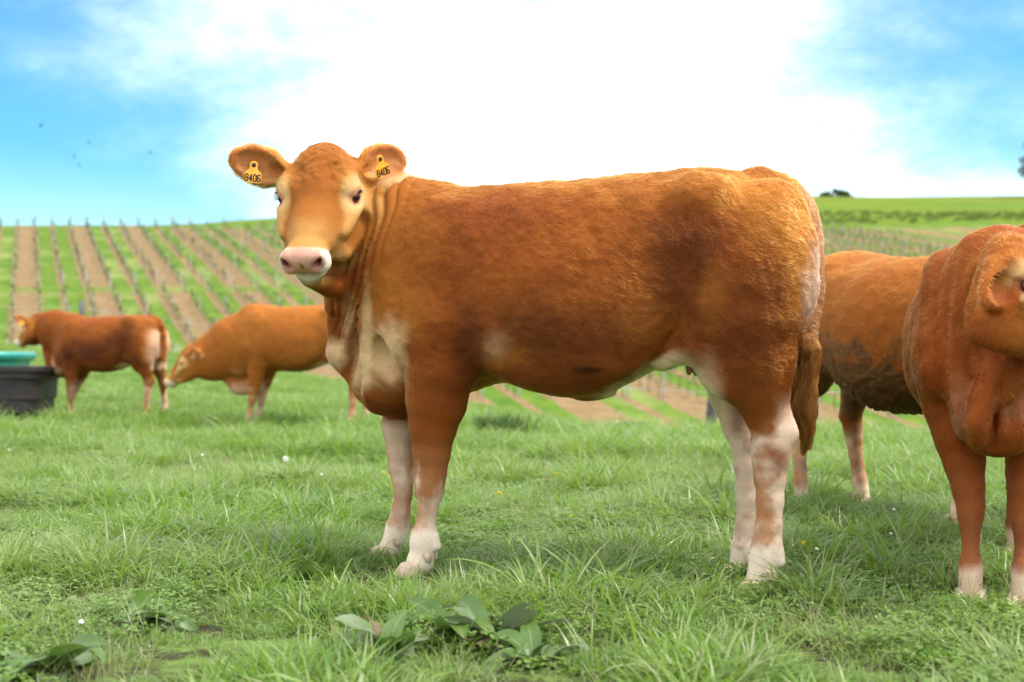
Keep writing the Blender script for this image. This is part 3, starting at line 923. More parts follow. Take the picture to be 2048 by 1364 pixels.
tub('plastic_tub', tp2 + np.array([0, 0, 0.0]), .80, .78, .5, .64, TEALP, 'teal plastic tub with a rounded rim behind the black trough', 'tub', 0.1,
    [(.84, 0), (.90, .78), (.93, .80), (.98, .84), (1.0, .92), (.985, .98), (.95, 1.0), (.91, .97), (.89, .88), (.86, .3)], .6)

# ------------------------------------------------------------------ birds
BIRD = simple_mat('dark_plumage', (0.02, 0.022, 0.025), 0.7, 0.2, 9, 0.0)
def bird(u, v, Y, rot, bank, span, label):
    p = (np.array([(u - 1024) / F_PX * Y, Y, CAM_H + (HOR - v) / F_PX * Y]))
    root = empty('bird', p, (bank, 0.2, rot)); tag(root, label, 'bird', 'birds in the blue sky at the left')
    vv, qq = sphere_mesh((0, 0, 0), np.array([.26, .075, .07]) * span, 10, 6); mesh_obj('body', vv, qq, BIRD, root)
    for s_ in (-1, 1):
        V = [(.14, 0, .02), (.10, s_ * .25, .10), (-.05, s_ * .52, .04), (-.10, s_ * .25, .08), (-.12, 0, .02)]
        V = [tuple(c * span for c in q) for q in V]; V += [(x, y, z - .012 * span) for (x, y, z) in V]
        mesh_obj('wing', V, [(0, 1, 2, 3, 4), (9, 8, 7, 6, 5)] + [(i, (i + 1) % 5, 5 + (i + 1) % 5, 5 + i) for i in range(5)], BIRD, root, smooth=False)
    V = [(-.2, -.03, 0), (-.2, .03, 0), (-.42, .08, 0), (-.42, -.08, 0)]; V = [tuple(c * span for c in q) for q in V]; V += [(x, y, z - .01 * span) for (x, y, z) in V]
    mesh_obj('tail', V, [(0, 1, 2, 3), (7, 6, 5, 4), (0, 4, 5, 1), (1, 5, 6, 2), (2, 6, 7, 3), (3, 7, 4, 0)], BIRD, root, smooth=False)
bird(82, 251, 90, 0.3, 1.2, .44, 'tiny dark bird farthest left in the blue sky')
bird(177, 284, 95, 2.4, 0.9, .44, 'tiny dark bird in the middle of the flock, above two others')
bird(148, 313, 95, 2.3, 0.5, .46, 'tiny grey bird slanting up below the middle of the flock')
bird(158, 331, 105, 2.7, 0.3, .46, 'faint pale grey bird lowest of the flock')
bird(300, 306, 92, 2.8, 0.3, .44, 'tiny dark bird farthest right, near the white cloud')

# ------------------------------------------------------------------ the heifer in the middle
FR1 = Frame((-0.254 + 0.5 * 0.947, 4.36 - 0.5 * 0.320), (-0.947, 0.320))
def build_main_body():
    fr = FR1; P, R = fr.P, fr.R
    F = Field((-0.95, -0.46, -0.02), (1.22, 0.66, 1.56), VOX_MAIN)
    T = [  # u, v top, v bottom, half width, widest line
        (1604, 425, 690, 0.12, .55), (1565, 385, 700, 0.185, .55), (1500, 353, 715, 0.245, .55), (1405, 340, 712, 0.270, .55), (1330, 346, 727, 0.285, .50),
        (1250, 355, 768, 0.305, .47), (1180, 361, 797, 0.318, .45), (1100, 367, 780, 0.312, .46), (1000, 374, 765, 0.285, .46),
        (935, 375, 785, 0.255, .47), (860, 366, 812, 0.225, .47), (800, 372, 822, 0.190, .46), (755, 430, 815, 0.150, .45)]
    st = []
    for u, vt, vb, w, fz in T:
        a, b = P(u, vt), P(u, vb)
        st.append((a[0], a[2], b[2], w, 0.0, fz))
    F.loft(st, 0.03)
    # rump, hips, thigh
    for sd in (1, -1):
        e = lambda u, v, t, ru, rv, rt, k=0.05: F.ell(P(u, v, sd * t), (R(ru, u), rt, R(rv, u)), None, k)
        e(1500, 560, 0.15, 118, 150, 0.135, 0.07)      # thigh, far to the rear
        e(1545, 530, 0.13, 82, 165, 0.115, 0.05)       # buttock
        e(1470, 690, 0.165, 85, 110, 0.085, 0.06)      # stifle
        e(1400, 400, 0.19, 60, 45, 0.055, 0.06)        # hook bone
        e(1545, 412, 0.09, 50, 44, 0.07, 0.05)         # pin bone
        e(890, 560, 0.175, 75, 150, 0.075, 0.07)       # shoulder blade
        e(845, 640, 0.175, 85, 95, 0.080, 0.06)        # point of the shoulder
        e(905, 700, 0.165, 58, 85, 0.070, 0.05)        # elbow
        e(1130, 640, 0.20, 190, 140, 0.125, 0.08)      # barrel
        e(800, 560, 0.10, 80, 120, 0.085, 0.07)
    # flank fold
    F.chain([(P(1420, 610, 0.22), 0.045), (P(1395, 690, 0.2), 0.030), (P(1330, 722, 0.14), 0.03)], 0.06)
    F.chain([(P(1420, 610, -0.22), 0.045), (P(1395, 690, -0.2), 0.030), (P(1330, 722, -0.14), 0.03)], 0.06)
    F.ell(P(1392, 705, 0), (0.06, 0.07, 0.035), None, 0.04)                      # udder
    F.ell(P(1188, 785, 0), (0.07, 0.03, 0.02), None, 0.03)                       # navel fold
    # brisket
    F.ell(P(778, 770, 0), (R(68, 775), 0.095, R(60, 775)), None, 0.05)
    F.ell(P(795, 700, 0), (R(62, 790), 0.115, R(90, 790)), None, 0.05)
    # neck
    yflat = (0, 1, 0)
    F.chain([(P(815, 500, 0.0), R(130, 815)), (P(750, 455, 0.03), R(106, 750)), (P(705, 425, 0.05), R(74, 690))], 0.06, (yflat, 0.62))
    F.chain([(P(790, 600, 0.02), R(110, 790)), (P(735, 560, 0.05), R(75, 735)), (P(700, 505, 0.07), R(55, 690))], 0.05, (yflat, 0.70))
    # throat and dewlap: hanging sheets
    F.chain([(P(715, 520, 0.10), R(52, 700)), (P(700, 590, 0.07), R(42, 700)), (P(700, 650, 0.03), R(40, 700)), (P(705, 700, 0.01), R(38, 700)), (P(738, 760, 0), R(36, 740))], 0.035, (yflat, 0.55))
    F.chain([(P(672, 560, 0.10), R(16, 680)), (P(668, 610, 0.07), R(17, 680)), (P(676, 655, 0.04), R(17, 680)), (P(674, 700, 0.02), R(21, 680)), (P(690, 722, 0.02), R(24, 680)), (P(716, 755, 0.015), R(20, 700)), (P(725, 782, 0.01), R(14, 700))], 0.02, (yflat, 0.7))
    F.ell(P(672, 708, 0.03), (R(22, 672), 0.028, R(20, 672)), None, 0.02)
    # folds hanging on the near side of the neck
    for s_ in (1, -1):
        F.chain(spline([(P(744, 430, s_ * 0.11 + .03), 0.012), (P(738, 520, s_ * 0.125 + .03), 0.018), (P(716, 600, s_ * 0.10 + .02), 0.022), (P(698, 660, s_ * 0.07 + .01), 0.022), (P(690, 705, s_ * 0.055), 0.022), (P(700, 728, s_ * 0.04), 0.014)], 14), 0.014)
        F.chain(spline([(P(752, 560, s_ * 0.135), 0.012), (P(738, 640, s_ * 0.125), 0.017), (P(731, 700, s_ * 0.108), 0.018), (P(724, 745, s_ * 0.088), 0.017), (P(714, 772, s_ * 0.065), 0.014)], 12), 0.014)
        F.chain([(P(722, 610, s_ * 0.135), 0.008), (P(714, 670, s_ * 0.115), 0.014), (P(710, 715, s_ * 0.095), 0.015), (P(706, 745, s_ * 0.07), 0.010)], 0.016, None, 'cut')
        F.ell(P(770, 715, s_ * 0.175), (0.045, 0.035, 0.075), None, 0.03, 'cut')
        F.chain([(P(880, 806, s_ * 0.24), 0.006), (P(896, 822, s_ * 0.225), 0.010)], 0.012, None, 'cut')
        if s_ > 0: F.chain([(P(905, 815, 0.15), 0.035), (P(880, 790, 0.17), 0.04)], 0.03)
    # legs
    leg(F, fr, [(892, 640, 0.17, 78), (880, 740, 0.165, 66), (872, 800, 0.155, 57), (866, 850, 0.15, 49)], 0.03, 0.85)
    leg(F, fr, [(866, 850, 0.15, 49), (863, 905, 0.145, 38), (861, 945, 0.14, 32), (859, 968, 0.14, 29.5), (859, 985, 0.14, 27), (857, 1003, 0.14, 21), (855, 1022, 0.14, 18.5), (852, 1046, 0.14, 19), (848, 1070, 0.14, 25), (846, 1086, 0.14, 25.5),
                (845, 1103, 0.14, 23), (840, 1124, 0.14, 26), (830, 1144, 0.14, 22)], 0.012, 0.85)
    F.capsule(P(869, 1076, 0.14), P(872, 1092, 0.14), R(9, 870), R(10, 870), 0.015)
    leg(F, fr, [(840, 690, -0.15, 60), (812, 790, -0.15, 44), (800, 850, -0.15, 34), (802, 905, -0.15, 28)], 0.03, 0.85)
    leg(F, fr, [(802, 905, -0.15, 28), (803, 935, -0.15, 26), (806, 960, -0.15, 21), (807, 985, -0.15, 18), (802, 1025, -0.15, 18.5), (795, 1055, -0.15, 23), (790, 1075, -0.15, 22), (780, 1100, -0.15, 22), (770, 1114, -0.15, 19)], 0.012, 0.85)
    leg(F, fr, [(1500, 650, 0.17, 92), (1512, 720, 0.165, 72), (1520, 780, 0.155, 54), (1532, 825, 0.145, 43)], 0.03, 0.72)
    leg(F, fr, [(1532, 825, 0.145, 43), (1545, 862, 0.14, 40), (1543, 890, 0.14, 39), (1541, 920, 0.14, 36), (1540, 955, 0.14, 31), (1540, 1000, 0.14, 26.5), (1537, 1055, 0.14, 26), (1534, 1090, 0.14, 29.5), (1531, 1110, 0.14, 30), (1525, 1130, 0.14, 26), (1520, 1155, 0.14, 25), (1511, 1176, 0.14, 22)], 0.012, 0.72)
    F.capsule(P(1562, 822, 0.14), P(1578, 868, 0.14), R(13, 1570), R(18, 1570), 0.025, (yflat, 0.7))      # point of the hock
    F.capsule(P(1558, 1105, 0.14), P(1562, 1125, 0.14), R(9, 1560), R(9, 1560), 0.015)
    leg(F, fr, [(1470, 640, -0.17, 85), (1462, 720, -0.16, 56), (1462, 790, -0.15, 39), (1478, 850, -0.13, 33)], 0.03, 0.75)
    leg(F, fr, [(1478, 850, -0.13, 33), (1496, 892, -0.12, 32), (1498, 935, -0.11, 29), (1497, 1000, -0.10, 22), (1492, 1060, -0.10, 22), (1489, 1096, -0.10, 26), (1484, 1120, -0.10, 22), (1479, 1142, -0.10, 23), (1469, 1162, -0.10, 20)], 0.012, 0.75)
    F.capsule(P(1502, 835, -0.12), P(1520, 885, -0.12), R(12, 1570), R(14, 1570), 0.025, (yflat, 0.7))
    # tail
    F.chain(spline([(P(1510, 372, 0), 0.055), (P(1560, 386, 0.0), 0.050), (P(1594, 420, 0.0), 0.044), (P(1612, 470, 0.0), 0.037), (P(1620, 540, 0.01), 0.030), (P(1618, 620, 0.02), 0.025), (P(1611, 690, 0.02), 0.019), (P(1606, 790, 0.02), 0.010)], 26), 0.03)
    # neck wrinkles
    f0 = P(700, 500)[0]; f1 = P(900, 500)[0]; sx = (f0 - f1) / 200.0; z0 = P(760, 500)[2]
    def wr(X, Y, Z):
        u = 700 + (f0 - X) / sx; v = 500 - (Z - z0) / sx
        g = np.clip((v - 370) / 330, 0, 1)
        cen = 778 - 18 * g - 70 * g * g
        wl = 21 - 6 * g
        ph = (u - cen) / wl + 0.5 * np.sin(v * 0.021) + 0.22 * np.sin(v * 0.055 + u * 0.03) + Y * 2.0
        s = np.abs(np.sin(ph * math.pi))
        wv = (1 - np.minimum(1, s * 1.15)) ** 1.2          # sharp creases between rounded folds
        m = np.clip((u - (cen - 75)) / 30, 0, 1) * np.clip((cen + 95 - 40 * g - u) / 60, 0, 1) * np.clip((v - 345) / 60, 0, 1) * np.clip((700 - v) / 110, 0, 1)
        return (0.019 * wv * m).astype(np.float32)
    lo = P(870, 700); hi = P(690, 340)
    F.displace((lo[0], -0.3, lo[2]), (hi[0], 0.4, hi[2]), wr)
    # head
    tocam = np.array([0.148, -0.989, 0])
    a = math.radians(-13)
    hor = np.array([tocam[0] * math.cos(a) - tocam[1] * math.sin(a), tocam[0] * math.sin(a) + tocam[1] * math.cos(a), 0])
    hor = np.array([-0.150, -0.989, 0])
    pit = math.radians(36)
    hx = hor * math.sin(pit) + np.array([0, 0, -math.cos(pit)])
    H = Head(fr, P(647, 284, 0.17), hx, hor * math.cos(pit) + np.array([0, 0, math.sin(pit)]), 0.98, 1.17)
    H.build(F)
    w = fr.vec
    H.ear(F, 1 if H.R[1] @ w((1, 0, 0)) < 0 else -1, w((-0.93, -0.15, 0.30)), w((0.0, -1, -0.1)), 0.208, 0.128, (0.092, 0.092, -0.075), .027)
    H.ear(F, -1 if H.R[1] @ w((1, 0, 0)) < 0 else 1, w((0.74, 0.45, 0.40)), w((0.15, -1, -0.1)), 0.19, 0.135, (0.092, 0.092, -0.075), .027)
    # loose skin under the jaw
    F.capsule(P(622, 560, 0.29), P(662, 574, 0.17), 0.026, 0.040, 0.045)
    F.chain([(H.p(0.33, 0.0, -0.185), 0.026), (H.p(0.25, 0, -0.235), 0.030), (H.p(0.15, 0, -0.26), 0.04)], 0.03)
    F.chain([(H.p(0.20, 0.0, -0.22), 0.05), (P(690, 560, 0.08), 0.07)], 0.04)
    V, Q = F.mesh()
    V = relax(V, Q, 2)
    V = lumps(V, Q, H, 1.0, 3)
    return V, Q, H

def paint_main(fr, V, H):
    W = V.copy(); W[:, 1] = np.abs(V[:, 1]) * fr.side
    uv = project(fr.wor(W)); u, v = uv[:, 0], uv[:, 1]
    n1 = fbm(V, 7, 3, 4) - 0.5; n2 = fbm(V, 28, 9, 3) - 0.5; n3 = fbm(V, 3.2, 21, 3) - 0.5
    wob = 1.15 * n1 + 0.55 * n2
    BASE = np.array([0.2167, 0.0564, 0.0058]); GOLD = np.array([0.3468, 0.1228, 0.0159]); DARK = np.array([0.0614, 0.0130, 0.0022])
    RED = np.array([0.1589, 0.0347, 0.0044]); CREAM = np.array([0.72, 0.52, 0.33]); PALE = np.array([0.66, 0.48, 0.35]); TAN = np.array([0.4200, 0.1848, 0.0714])
    col = np.tile(BASE, (len(V), 1))
    t = np.clip(0.5 + 1.8 * n3 + 1.4 * n1 + 0.8 * n2, 0, 1)[:, None]
    col = col * (1 - 0.7 * t) + RED * 0.7 * t
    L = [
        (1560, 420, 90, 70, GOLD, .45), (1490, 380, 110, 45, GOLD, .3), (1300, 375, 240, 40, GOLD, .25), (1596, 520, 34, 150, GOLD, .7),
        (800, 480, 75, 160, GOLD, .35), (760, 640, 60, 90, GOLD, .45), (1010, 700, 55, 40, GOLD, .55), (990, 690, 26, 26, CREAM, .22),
        (1365, 545, 62, 120, DARK, .54), (1400, 480, 75, 55, DARK, .45), (1160, 680, 150, 55, DARK, .58), (1060, 640, 70, 60, DARK, .40), (1180, 760, 130, 30, DARK, .35),  # dark flank patches: darker brown hair, with some shading put into the colour
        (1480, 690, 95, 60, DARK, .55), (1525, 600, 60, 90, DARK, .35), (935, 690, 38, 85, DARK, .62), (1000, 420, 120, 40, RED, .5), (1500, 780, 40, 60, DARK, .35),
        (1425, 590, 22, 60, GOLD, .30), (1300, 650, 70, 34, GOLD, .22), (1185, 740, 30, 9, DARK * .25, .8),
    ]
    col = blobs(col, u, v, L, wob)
    # cream: buttock edge, belly, inner thighs, brisket, lower legs
    rear = 0.72 * ramp(u + 60 * wob, 1592, 1648) * ramp(v, 440, 560) * ramp(790 - v, 0, 60) * (np.abs(V[:, 1]) > .045)
    col = col * (1 - rear[:, None]) + PALE * rear[:, None]
    line = np.interp(u, [1100, 1200, 1260, 1330, 1390, 1440], [815, 790, 755, 705, 690, 690])
    bel = ramp(v + 30 * wob, line - 6, line + 14) * ramp(u, 1130, 1230) * ramp(1460 - u, 0, 40) * ramp(np.abs(V[:, 1]) * -1, -0.26, -0.17)
    col = col * (1 - bel[:, None]) + CREAM * bel[:, None]
    brk = blobs(np.zeros((len(V), 3)), u, v, [(776, 712, 36, 60, (1, 1, 1), .75), (672, 708, 26, 30, (1, 1, 1), .8), (720, 740, 16, 60, (1, 1, 1), .6), (700, 660, 14, 60, (1, 1, 1), .35), (734, 660, 10, 90, (1, 1, 1), .55)], wob)[:, :1]
    brk = brk * (ramp(V[:, 0], 0.1, 0.3) * ramp(796 + 30 * wob - v, 0, 22))[:, None]
    col = col * (1 - brk) + np.array([0.66, 0.45, 0.24]) * brk
    z = V[:, 2]
    # legs
    leg = ramp(0.62 - z, 0, 0.10)
    inner = leg * ramp(0.145 - np.abs(V[:, 1]), 0.0, 0.05)
    hindleg = V[:, 0] < -0.15
    ho = ramp(0.56 - z + 0.35 * wob, 0.0, 0.18) * ramp(-V[:, 0], 0.25, 0.4)
    back = ramp(u + 40 * wob, 1535, 1575) * ramp(v, 770, 850) * hindleg
    m = np.clip(ho * (0.30 + 1.3 * np.clip(n1 + 0.8 * n2 + 0.15, -.3, .5)) + back * 0.75 + 0.30 * inner * hindleg, 0, .92)[:, None]
    m *= ramp(0.64 - z, 0, 0.05)[:, None]
    col = col * (1 - m) + PALE * m
    tn = (ramp(0.50 - z, 0, 0.2) * 0.5)[:, None]; 
    col = np.where((col.sum(1) < 0.9)[:, None], col * (1 - tn) + TAN * tn, col)
    hock = np.exp(-(((u - 1562) / 22) ** 2 + ((v - 925) / 30) ** 2)) * (z < 0.6)
    col = col * (1 - 0.8 * hock[:, None]) + RED * 0.8 * hock[:, None]
    sk = fbm(V * np.array([1.0, 1.0, .28]), 34, 88, 3) - .5
    fo = ramp(0.40 - z + 0.25 * wob + .5 * sk, 0.0, 0.30) * (V[:, 0] > 0.15)
    m = np.clip(fo * (0.34 + 1.1 * np.clip(n1 + 0.6 * n2 + 1.2 * sk + 0.05, -.35, .5)) + ramp(0.52 - z, 0, .06) * inner * 0.75 * (V[:, 0] > 0.15) * ((V[:, 1] * fr.side < 0.05) | (V[:, 1] * fr.side < .115)) , 0, 1)[:, None] * (V[:, 0] > 0.15)[:, None] * ramp(0.62 - z, 0, 0.05)[:, None]
    col = col * (1 - m) + PALE * m
    cb = ((V[:, 0] > .15) & (z > .50) & (z < .60) & (np.abs(V[:, 1]) < .10))[:, None] * ramp(.60 - z, 0, .03)[:, None]
    col = col * (1 - cb) + RED * cb
    foot = ramp(0.16 + 0.12 * wob - z, 0, 0.05)[:, None]
    col = col * (1 - foot) + np.array([0.74, 0.60, 0.46]) * foot
    # the tail stays brown
    tl = ((u > 1560) & (np.abs(V[:, 1]) < 0.06) & (V[:, 0] < fr.P(1600, 500)[0]) & (v < 820))[:, None] * ramp(u - np.interp(v, [360, 420, 500, 640, 820], [1545, 1588, 1602, 1598, 1590]), -6, 6)[:, None]
    col = col * (1 - tl) + (TAN * 0.55 + BASE * .45) * tl
    return paint_head(V, H, col, wob, n1, n2)
def paint_head(V, H, col, wob, n1, n2, white=1.0, tone=(1, 1, 1)):
    tone = np.array(tone)
    q = H.inv(V); x, y, zz = q[:, 0], q[:, 1], q[:, 2]; ay = np.abs(y)
    inside = ramp(0.20 - np.sqrt(((x - 0.23) / 1.6) ** 2 + y ** 2 + ((zz + 0.1) / 1.0) ** 2), 0, 0.03)
    FACE = np.array([0.2890, 0.0975, 0.0130]); CHK = np.array([0.5160, 0.2838, 0.0860]); WHITE = np.array([0.70, 0.60, 0.47]); PNK = np.array([0.60, 0.28, 0.20])
    def put(c, w):
        nonlocal col
        w = (np.clip(w, 0, 1) * inside)[:, None]; col = col * (1 - w) + np.asarray(c) * w
    FACE = FACE * tone; CHK = CHK * tone
    put(FACE, np.ones(len(V)) * 0.9)
    put(np.array([0.22, 0.058, 0.006]), 0.6 * ramp(0.075 - ay + 0.05 * wob, 0, 0.04) * ramp(0.3 - x, 0, 0.1))
    put(CHK, 0.6 * ramp(ay + 0.03 * wob, 0.072, 0.098) * ramp(x, 0.10, 0.16) * ramp(0.37 - x, 0, 0.06) * ramp(zz, -0.16, -0.11))
    e = np.sqrt(((x - 0.185) / 0.075) ** 2 + ((ay - 0.106) / 0.045) ** 2 + ((zz + 0.07) / 0.055) ** 2)
    put(np.array([0.66, 0.44, 0.20]), 0.6 * ramp(1.25 - e, 0, 0.7))
    put(np.array([0.40, 0.15, 0.09]), 0.85 * ramp(0.66 - e, 0, 0.15))
    put(CHK, 0.5 * ramp(x, 0.30, 0.39))
    mz = ramp(x + 0.012 * wob - 0.45 * (zz + 0.09) - 0.25 * (0.05 - ay), 0.412, 0.436)
    put(WHITE, white * mz * ramp(zz, -0.158, -0.146))
    pad = ramp(x - 0.30 * (zz + 0.06), 0.437, 0.455) * ramp(0.058 - ay + 0.20 * (zz + 0.07), 0, 0.014) * ramp(zz, -0.130, -0.120)
    put(PNK, pad * 0.95)
    no = np.sqrt(((ay - 0.046) / 0.020) ** 2 + ((zz + 0.062) / 0.030) ** 2)
    put(np.array([0.42, 0.14, 0.11]), ramp(1.2 - no, 0, 0.5) * (x > 0.455) * 0.8)
    put(np.array([0.16, 0.05, 0.05]), ramp(0.75 - no, 0, 0.4) * (x > 0.462) * (x < 0.492))
    put(np.array([0.42, 0.36, 0.22]), ramp(-zz, 0.131, 0.138) * ramp(zz, -.175, -.165) * (x > 0.42) * 0.7)
    # ears: inside of the cup
    for (r, a, b, n, ln, wd) in H.ears:
        p = V - r; s_ = p @ a; tt = p @ b; d = p @ n
        m = ramp(s_, 0.03, 0.06) * (s_ < ln * 1.1) * (np.abs(tt) < wd * 0.6) * (np.abs(d) < 0.06)
        cup = m * ramp(1.05 - np.sqrt(((s_ - ln * .58) / (ln * .42)) ** 2 + (tt / (wd * .44)) ** 2), 0, 0.3)
        out = np.array([0.34, 0.098, 0.016]) * tone; inn = np.array([0.42, 0.17, 0.060]) * tone
        col = col * (1 - m[:, None]) + out * m[:, None]
        col = col * (1 - 0.8 * cup[:, None]) + inn * 0.8 * cup[:, None]
        lowb = m * ramp(-(b[2]) * tt * np.sign(1), wd * 0.22, wd * 0.45) if True else 0
        col = col * (1 - 0.6 * lowb[:, None]) + np.array([0.62, 0.34, 0.15]) * tone * 0.6 * lowb[:, None]
    return col
def flow_main(V, H):
    f = np.tile(np.array([-1.0, 0, -0.45]), (len(V), 1))
    lg = ramp(0.66 - V[:, 2], 0, 0.15)[:, None]
    f = f * (1 - lg) + np.array([-0.15, 0, -1.0]) * lg
    q = H.inv(V)
    inside = ramp(0.25 - np.sqrt(((q[:, 0] - 0.23) / 1.5) ** 2 + q[:, 1] ** 2 + ((q[:, 2] + 0.1)) ** 2), 0, 0.06)[:, None]
    hf = H.R[0] * 0.8 + np.sign(q[:, 1:2]) * ramp(np.abs(q[:, 1]), 0.02, 0.1)[:, None] * H.R[1] * 0.7 - H.R[2] * 0.2
    f = f * (1 - inside) + hf * inside
    L = np.full(len(V), 0.017)
    L = L * (1 - 0.6 * lg[:, 0])
    L = L * (1 - inside[:, 0]) + (0.009 + 0.007 * ramp(0.22 - q[:, 0], 0, .1) * ramp(.1 - np.abs(q[:, 1]), 0, .03)) * inside[:, 0]
    mz = ramp(q[:, 0], 0.39, 0.44) * inside[:, 0]
    L = L * (1 - mz) + 0.004 * mz
    pad = ramp(q[:, 0], 0.452, 0.468) * ramp(0.07 - np.abs(q[:, 1]), 0, 0.01) * inside[:, 0]
    nk = ramp(V[:, 0], 0.50, 0.62) * ramp(V[:, 2], .6, .75); L = L * (1 - .5 * nk)
    dens = 1 + 1.2 * inside[:, 0]
    dens = dens * (1 - pad)
    e = np.sqrt(((q[:, 0] - 0.190) / 0.034) ** 2 + ((np.abs(q[:, 1]) - 0.112) / 0.03) ** 2 + ((q[:, 2] + 0.072) / 0.022) ** 2)
    dens = dens * ramp(e, 0.8, 1.1)
    for (r, a, b, n, ln, wd) in H.ears:
        p = V - r; s_ = p @ a; tt = p @ b; d = p @ n
        m = (ramp(s_, 0.02, 0.05) * (s_ < ln * 1.1) * (np.abs(tt) < wd * 0.65) * (np.abs(d) < 0.06))
        ef = a * 0.7 + np.sign(tt)[:, None] * b * 0.6
        f = f * (1 - m[:, None]) + ef * m[:, None]
        rim = ramp(np.abs(tt), wd * .28, wd * .42) * m
        L = L * (1 - m) + (0.012 + 0.012 * rim + 0.02 * ramp(0.09 - s_, 0, 0.05)) * m
        dens = dens * (1 + 0.8 * m)
    return f, L, dens
def ear_tag(parent, H, i, along, across, scale, tilt, txt='8406', tilt_n=0.0):
    """a two-lobed plastic tag pinned in the cup of an ear"""
    r, a, b, n, ln, wd = H.ears[i]
    zl = np.array([0, 0, 1.0])
    org = r + a * ln * along + b * across + n * 0.010
    nn = n / np.linalg.norm(n)
    return org, nn
def tag_at(parent, org, right, down, w, h, txt):
    """org = pin, right/down = unit vectors of the tag's face; w, h in metres"""
    right = np.asarray(right, float); right /= np.linalg.norm(right)
    down = np.asarray(down, float); down -= right * (down @ right); down /= np.linalg.norm(down)
    nn = np.cross(right, -down)                       # faces the viewer
    out = [(-.17, -.16), (-.23, -.04), (-.21, .10), (-.26, .26), (-.46, .42), (-.50, .56), (-.47, .98), (-.42, 1.0), (.42, 1.0), (.47, .98), (.50, .56), (.46, .42), (.26, .26), (.21, .10), (.23, -.04), (.17, -.16), (.07, -.22), (-.07, -.22)]
    m = len(out); th = 0.0018
    V = [org + right * x * w + down * y * h + nn * s_ * th for s_ in (1, -1) for (x, y) in out]
    Q = [tuple(range(m))[::-1], tuple(range(m, 2 * m))] + [(i, (i + 1) % m, m + (i + 1) % m, m + i) for i in range(m)]
    o = mesh_obj('ear_tag', V, [f for f in Q], TAGMAT, parent, smooth=False)
    V2, Q2 = sphere_mesh(org + nn * 0.003, np.array([w * 0.13, w * 0.13, 0.004]), 14, 6, np.stack([right, -down, nn]))
    mesh_obj('tag_stud', V2, Q2, INK, o)
    if not txt: return o
    # the printed number, drawn as flat strokes a hair above the plastic
    seg = {'8': [[(0, .25), (0, .1), (.15, 0), (.45, 0), (.6, .1), (.6, .38), (.5, .48), (.1, .48), (0, .38), (0, .25)], [(.1, .48), (0, .6), (0, .88), (.15, 1), (.45, 1), (.6, .88), (.6, .6), (.5, .48)]],
           '4': [[(.42, 1), (.42, 0), (0, .7), (.62, .7)]],
           '0': [[(0, .5), (0, .12), (.15, 0), (.45, 0), (.6, .12), (.6, .88), (.45, 1), (.15, 1), (0, .88), (0, .5)]],
           '6': [[(.58, .1), (.42, 0), (.15, 0), (0, .15), (0, .88), (.15, 1), (.45, 1), (.6, .88), (.6, .58), (.45, .46), (.12, .46), (0, .58)]]}
    V3, Q3 = [], []
    cw, chh = w * 0.235, h * 0.38; x0 = -w * 0.43; y0 = h * 0.54; sw = w * 0.036
    for k, ch in enumerate(txt):
        for line in seg[ch]:
            for (p0, p1) in zip(line[:-1], line[1:]):
                q0 = np.array([x0 + k * cw + p0[0] * cw * 1.1, y0 + p0[1] * chh]); q1 = np.array([x0 + k * cw + p1[0] * cw * 1.1, y0 + p1[1] * chh])
                d = q1 - q0; ll = np.linalg.norm(d)
                if ll < 1e-6: continue
                d /= ll; pr = np.array([-d[1], d[0]]) * sw; q0 = q0 - d * sw * .6; q1 = q1 + d * sw * .6
                b0 = len(V3)
                zo = th + 0.0006 + 0.00002 * len(Q3)
                for q in (q0 + pr, q1 + pr, q1 - pr, q0 - pr): V3.append(org + right * q[0] + down * q[1] + nn * zo)
                Q3.append((b0, b0 + 1, b0 + 2, b0 + 3))
    mesh_obj('tag_number', V3, Q3, INK, o, smooth=False)
    return o
